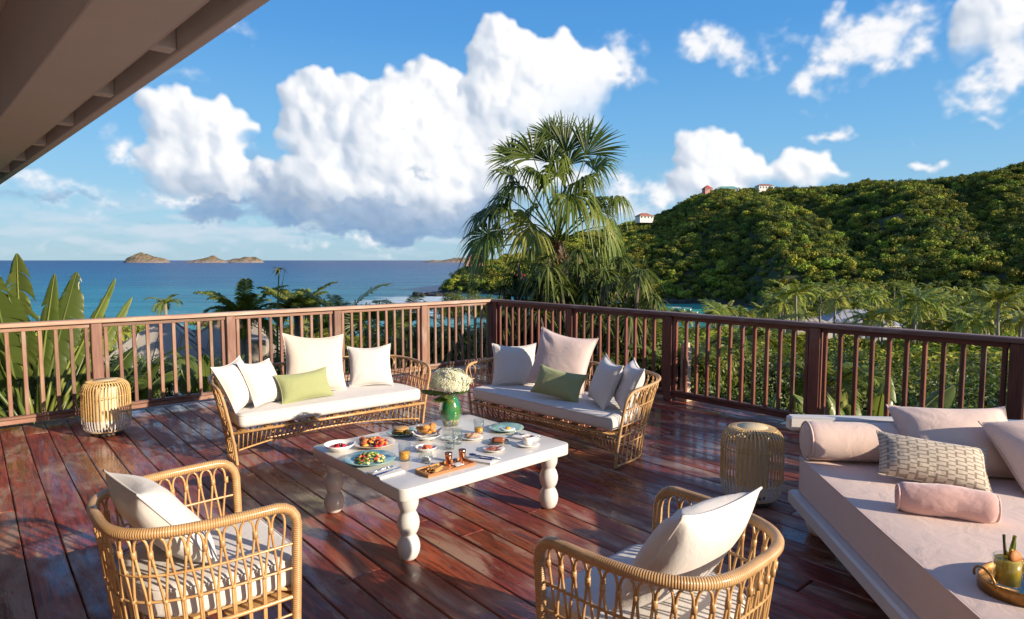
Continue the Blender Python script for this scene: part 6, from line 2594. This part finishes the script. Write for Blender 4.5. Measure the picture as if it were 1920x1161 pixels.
t = plate('salmon_bowl', 'small bowl of pink salmon in front of the bread basket', -.545, 3.985, .070, M['porcelain'], .030)
pile(t, [('salmon_slice', 'salmon', 18, .014, (1.4, .9, .4))], .035, .012, .014, 9)
t = thing('sugar_bowl', 'glass jar of white cubes between the juice and the copper cups', 'jar', (-.520, 3.775, TZ))
G().lathe([(0, 0), (.030, 0), (.040, .012), (.044, .03), (.038, .052), (.036, .06), (.034, .058), (.041, .03), (.03, .006), (0, .004)], 24).build('jar', M['glass'], t)
pile(t, [('sugar_cube', 'egg_white', 16, .009, (1, 1, 1))], .022, .006, .022, 11)
# wooden tray with waffles and copper cups
t = thing('wooden_tray', 'small honey coloured wooden tray at the front edge of the table', 'tray', (-.385, 3.640, TZ), TA)
G().box((0, 0, .004), (.34, .135, .008), bev=.002).build('base', M['tray_wood'], t, smooth=False)
for (c_, s_) in (((0, -.064, .012), (.34, .008, .016)), ((0, .064, .012), (.34, .008, .016)), ((-.166, 0, .012), (.008, .12, .016)), ((.166, 0, .012), (.008, .12, .016))):
    G().box(c_, s_, bev=.001).build('tray_rim', M['tray_wood'], t, smooth=False)
wf = thing('waffle_stack', 'stack of brown waffle fingers on the wooden tray', 'food', (-.455, 3.582, TZ+.009), TA+.3)
rs = random.Random(5)
for k in range(7):
    g = G()
    g.box((0, 0, 0), (.085, .016, .009), bev=.002)
    for q in range(5):
        g.box((-.034+.017*q, 0, .0055), (.003, .014, .003))
    o = g.build('waffle_finger', M['waffle' if k % 2 else 'pancake'], wf, smooth=False)
    o.location = (rs.uniform(-.01, .01), -.035+.018*(k % 4), .006+.012*(k//4)); o.rotation_euler = (0, 0, rs.uniform(-.3, .3))


def copper_cup(label, x, y):
    t = thing('copper_cup', label, 'cup', (x, y, TZ+.008))
    G().lathe([(0, .0), (.018, 0), (.0185, .004), (.018, .03), (.021, .06), (.023, .078), (.0222, .0785), (.020, .06), (.016, .03), (0, .006)], 24).build('cup', M['copper'], t)
    return t


copper_cup('copper cup on the wooden tray, left one beside the waffles', -.372, 3.672)
copper_cup('copper cup on the wooden tray, right one', -.297, 3.735)
o = G().box((0, 0, 0), (.06, .05, .006), bev=.002).build('folded_cloth', M['napkin'], smooth=False)
o.location = (-.318, 3.682, TZ+.012); o.rotation_euler = (0, 0, TA)
tag(o, 'little folded white cloth between the two copper cups', 'napkin')
t = thing('tea_spoon', 'dark blue teaspoon standing by the left copper cup', 'spoon', (-.335, 3.655, TZ+.01))
G().tube([(0, 0, 0), (.004, .0, .035)], .0018, 5).build('handle', M['blue_metal'], t)
o = blob(G(), (0, 0, 0), .009, 3, (.8, .5, 1.1), 9).build('spoon_bowl', M['blue_metal'], t); o.location = (.004, 0, .042)


def cutlery_set(label, x, y, rz, w=.17, d=.13, blue=False):
    n = thing('folded_napkin', label, 'napkin', (x, y, TZ), rz)
    for k in range(3):
        G().slab([(-w/2, -d/2+.004*k), (w/2, -d/2+.004*k), (w/2-.002*k, d/2), (-w/2, d/2)], .0005+.0045*k, .0045+.0045*k, .0015, 2).build('napkin_fold', M['napkin'], n, auto=40)
    return n


def fork(label, x, y, z, rz):
    t = thing('fork', label, 'fork', (x, y, z), rz)
    G().tube([(-.09, 0, .003), (-.02, 0, .004), (.03, 0, .008), (.04, 0, .006)], [.004, .0025, .003, .008], 6).build('handle', M['steel'], t)
    for k in range(4):
        G().tube([(.038, -.0085+.0057*k, .006), (.06, -.0085+.0057*k, .003), (.082, -.0085+.0057*k, .007)], .0014, 4).build('tine', M['steel'], t)


def knife(label, x, y, z, rz, blue=False):
    t = thing('knife', label, 'knife', (x, y, z), rz)
    G().box((-.05, 0, .004), (.085, .012, .006), bev=.002).build('handle', M['blue_metal' if blue else 'steel'], t, smooth=False)
    G().slab([(-.01, -.008), (.07, -.009), (.098, .002), (.09, .008), (-.01, .008)], .003, .0045, .0005, 1).build('blade', M['steel'], t)


def spoon(label, x, y, z, rz, m='blue_metal'):
    t = thing('spoon', label, 'spoon', (x, y, z), rz)
    G().tube([(-.09, 0, .003), (-.02, 0, .005), (.04, 0, .006)], [.004, .0025, .003], 6).build('handle', M[m], t)
    o = blob(G(), (0, 0, 0), .02, 2, (1.35, .85, .25), 12).build('spoon_bowl', M[m], t); o.location = (.058, 0, .008)


cutlery_set('folded white napkin at the front left edge of the table', -.712, 3.555, TA+.05)
fork('fork on the napkin at the front left edge', -.745, 3.565, TZ+.014, TA+.1)
knife('dark bladed knife on the napkin at the front left edge', -.70, 3.545, TZ+.014, TA+.15, True)
cutlery_set('folded white napkin right of the wooden tray', -.175, 3.800, TA+1.95)
fork('fork on the napkin right of the wooden tray', -.155, 3.795, TZ+.014, TA+2.0)
spoon('blue spoon on the napkin right of the wooden tray', -.190, 3.825, TZ+.014, TA+2.0)
knife('blue handled knife on the napkin right of the wooden tray', -.205, 3.790, TZ+.014, TA+2.05, True)
cutlery_set('folded white napkin behind the coffee cup', .090, 4.290, TA+1.9)
spoon('spoon on the napkin behind the coffee cup', .085, 4.300, TZ+.014, TA+1.9, 'steel')
fork('fork on the napkin behind the coffee cup', .115, 4.285, TZ+.014, TA+1.9)

t = plate('pastry_plate', 'small plate of dusted pastries right of the water tumblers', -.275, 4.270, .080, M['porcelain'], .016)
pile(t, [('pastry', 'pastry', 12, .018, (1.3, .8, .6))], .045, .008, .016, 14)
t = plate('egg_plate', 'teal glazed plate with a fried egg near the far right edge', -.040, 4.490, .125, M['teal_glaze'], .022)
G().slab([(.05*cos(a_)*(1+.15*sin(3*a_))+.01, .045*sin(a_)-.01) for a_ in np.linspace(0, 2*pi, 25)[:-1]], .007, .013, .003, 2).build('egg_white', M['egg_white'], t)
o = blob(G(), (0, 0, 0), .018, 4, (1, 1, .6), 14).build('egg_yolk', M['yolk'], t); o.location = (.01, -.01, .016)
t = plate('sausage_plate', 'small dark rimmed plate of browned sausages', -.092, 4.165, .072, M['rim_dark'], .015)
for k in range(5):
    o = G().tube([(-.04, 0, 0), (-.02, .004, .002), (.02, .004, .002), (.04, 0, 0)], [.006, .0095, .0095, .006], 8).build('sausage', M['sausage'], t)
    o.location = (.003*(k % 2), -.035+.018*k, .018+.006*(k % 2)); o.rotation_euler = (0, 0, .2*(k % 3)-.2)
t = plate('bacon_plate', 'small plate of red crisp bacon in front of the sausages', -.118, 3.995, .072, M['porcelain'], .015)
rs = random.Random(2)
for k in range(8):
    P = [[(-.042+.012*i, -.007, .005*sin(i*1.3+k)), (-.042+.012*i, .007, .005*sin(i*1.3+k+.5))] for i in range(8)]
    o = G().grid(np.array(P)).build('bacon_rasher', M['bacon'], t)
    o.location = (rs.uniform(-.012, .012), -.035+.009*k, .016+.003*(k % 3)); o.rotation_euler = (rs.uniform(-.4, .4), 0, rs.uniform(-.5, .5))
t = plate('saucer', 'saucer under the coffee cup near the right corner', .105, 4.105, .076, M['porcelain'], .012)
cp = thing('coffee_cup', 'white coffee cup filled with frothy coffee on its saucer', 'cup', (.105, 4.105, TZ+.008))
G().lathe([(0, 0), (.020, 0), (.022, .004), (.034, .025), (.041, .055), (.0395, .0555), (.032, .026), (.018, .006), (0, .005)], 28).build('cup', M['porcelain'], cp)
G().lathe([(0, .046), (.037, .046)], 24).build('coffee', mat('milk_coffee', (.36, .19, .10), .3), cp)
G().tube([(.036+.022*sin(pi*q), 0, .015+.032*q) for q in np.linspace(0, 1, 9)], .003, 6).build('handle', M['porcelain'], cp)
t = plate('side_dish', 'small empty white dish behind the water tumblers', -.425, 4.260, .060, M['porcelain'], .012)

# vase of hydrangea
m = mat('wrapped_leaf_green', (.02, .16, .05), .12, .9, 9, .1, 20, col2=(.10, .14, .02), coat=.8)
t_ = NT(m.node_tree)
b_ = m.node_tree.nodes['Principled BSDF']
tc = t_.new('ShaderNodeTexCoord').outputs['Object']
n1 = t_.noise(t_.v('MULTIPLY', tc, (1, 1, .45)), 22, 5, .6, .6)
zz = t_.sep(tc)[2]
c = t_.ramp(n1, [(.3, (.010, .10, .035)), (.48, (.02, .22, .07)), (.6, (.09, .17, .02)), (.75, (.30, .30, .12))])
drip = t_.ss(t_.m('ADD', zz, t_.m('MULTIPLY', t_.m('SUBTRACT', n1, .5), .12)), .060, .030)
c = t_.mix(drip, c, (.55, .47, .34))
t_.set(b_.inputs['Base Color'], c)
M['pottery'] = m
vs = thing('glass_vase', 'bulbous glass vase lined with green leaves on the far side of the table', 'vase', (-.450, 4.630, TZ), .4)
prof = [(0, 0), (.050, 0), (.056, .006), (.072, .040), (.086, .080), (.089, .11), (.082, .15), (.064, .19), (.050, .215), (.050, .228), (.058, .24), (.055, .242), (.046, .228), (.0, .215)]
G().lathe(prof, 36).build('body', M['glass'], vs)
G().lathe([(r_*.86, z_) for r_, z_ in prof if .035 < z_ < .22], 36).build('leaf_lining', M['pottery'], vs)
M['cut_stem'] = mat('pale_cut_stem', (.42, .40, .18), .4, .4, 30)
for k in range(16):
    a_ = k*2.4
    G().tube([(.048*cos(a_), .048*sin(a_), .006), (.062*cos(a_+.3), .062*sin(a_+.3), .05)], .005, 5).build('stem', M['cut_stem'], vs)
hy = thing('hydrangea_bouquet', 'round creamy white hydrangea head with green leaves in the vase', 'flowers', (-.450, 4.630, TZ+.20), .0)
M['petal'] = leaf_mat('hydrangea_petal', (.52, .52, .30), (.80, .79, .62), (.86, .84, .72), .3, .6, .05, .2)
rs = np.random.RandomState(3)
g = G()
n = 520
for k in range(n):
    ph = k*2.39996
    zc = 1-1.35*(k+.5)/n
    rr_ = sqrt(max(0, 1-zc*zc))
    lump = 1+.10*sin(ph*3+zc*7)+.05*rs.randn()
    nn = np.array([rr_*cos(ph), rr_*sin(ph), zc])
    c_ = np.array([0, 0, .115])+nn*np.array([.140, .140, .098])*lump
    a_ = norm(np.cross(nn, rs.randn(3)))
    b2 = np.cross(nn, a_)
    tn = np.clip(.62+.2*rs.randn(), 0, 1)
    s_ = .0165*(.8+.4*rs.rand())
    for q in range(4):                             # four petals
        an = q*pi/2
        d1 = a_*cos(an)+b2*sin(an); d2 = -a_*sin(an)+b2*cos(an)
        g.add([c_, c_+d1*s_*.6-d2*s_*.42+nn*.003, c_+d1*s_-nn*.001, c_+d1*s_*.6+d2*s_*.42+nn*.003], [(0, 1, 2, 3)], a=tn)
g.build('flower_head', M['petal'], hy, smooth=False)
for k, (an, L_, w_, up) in enumerate(((3.3, .22, .055, .25), (2.5, .18, .05, .05), (5.9, .17, .045, .7), (4.5, .15, .05, .1), (.5, .16, .045, .3), (3.9, .16, .05, -.1))):
    g = G()
    banana_leaf(g, (0, 0, .03), (cos(an), sin(an), up), L_, w_, 1.2, .30, 40+k, face=(0, -.2, 1), tears=0, n=10, petiole=.2, side_droop=.3, pr=.003)
    g.build('leaf', M['leaf_dark'], hy)
for k in range(5):
    G().tube([(.01*cos(k), .01*sin(k), -.05), (.03*cos(k*1.3), .03*sin(k*1.3), .09)], .003, 5).build('stem', M['leaf_dark'], hy)
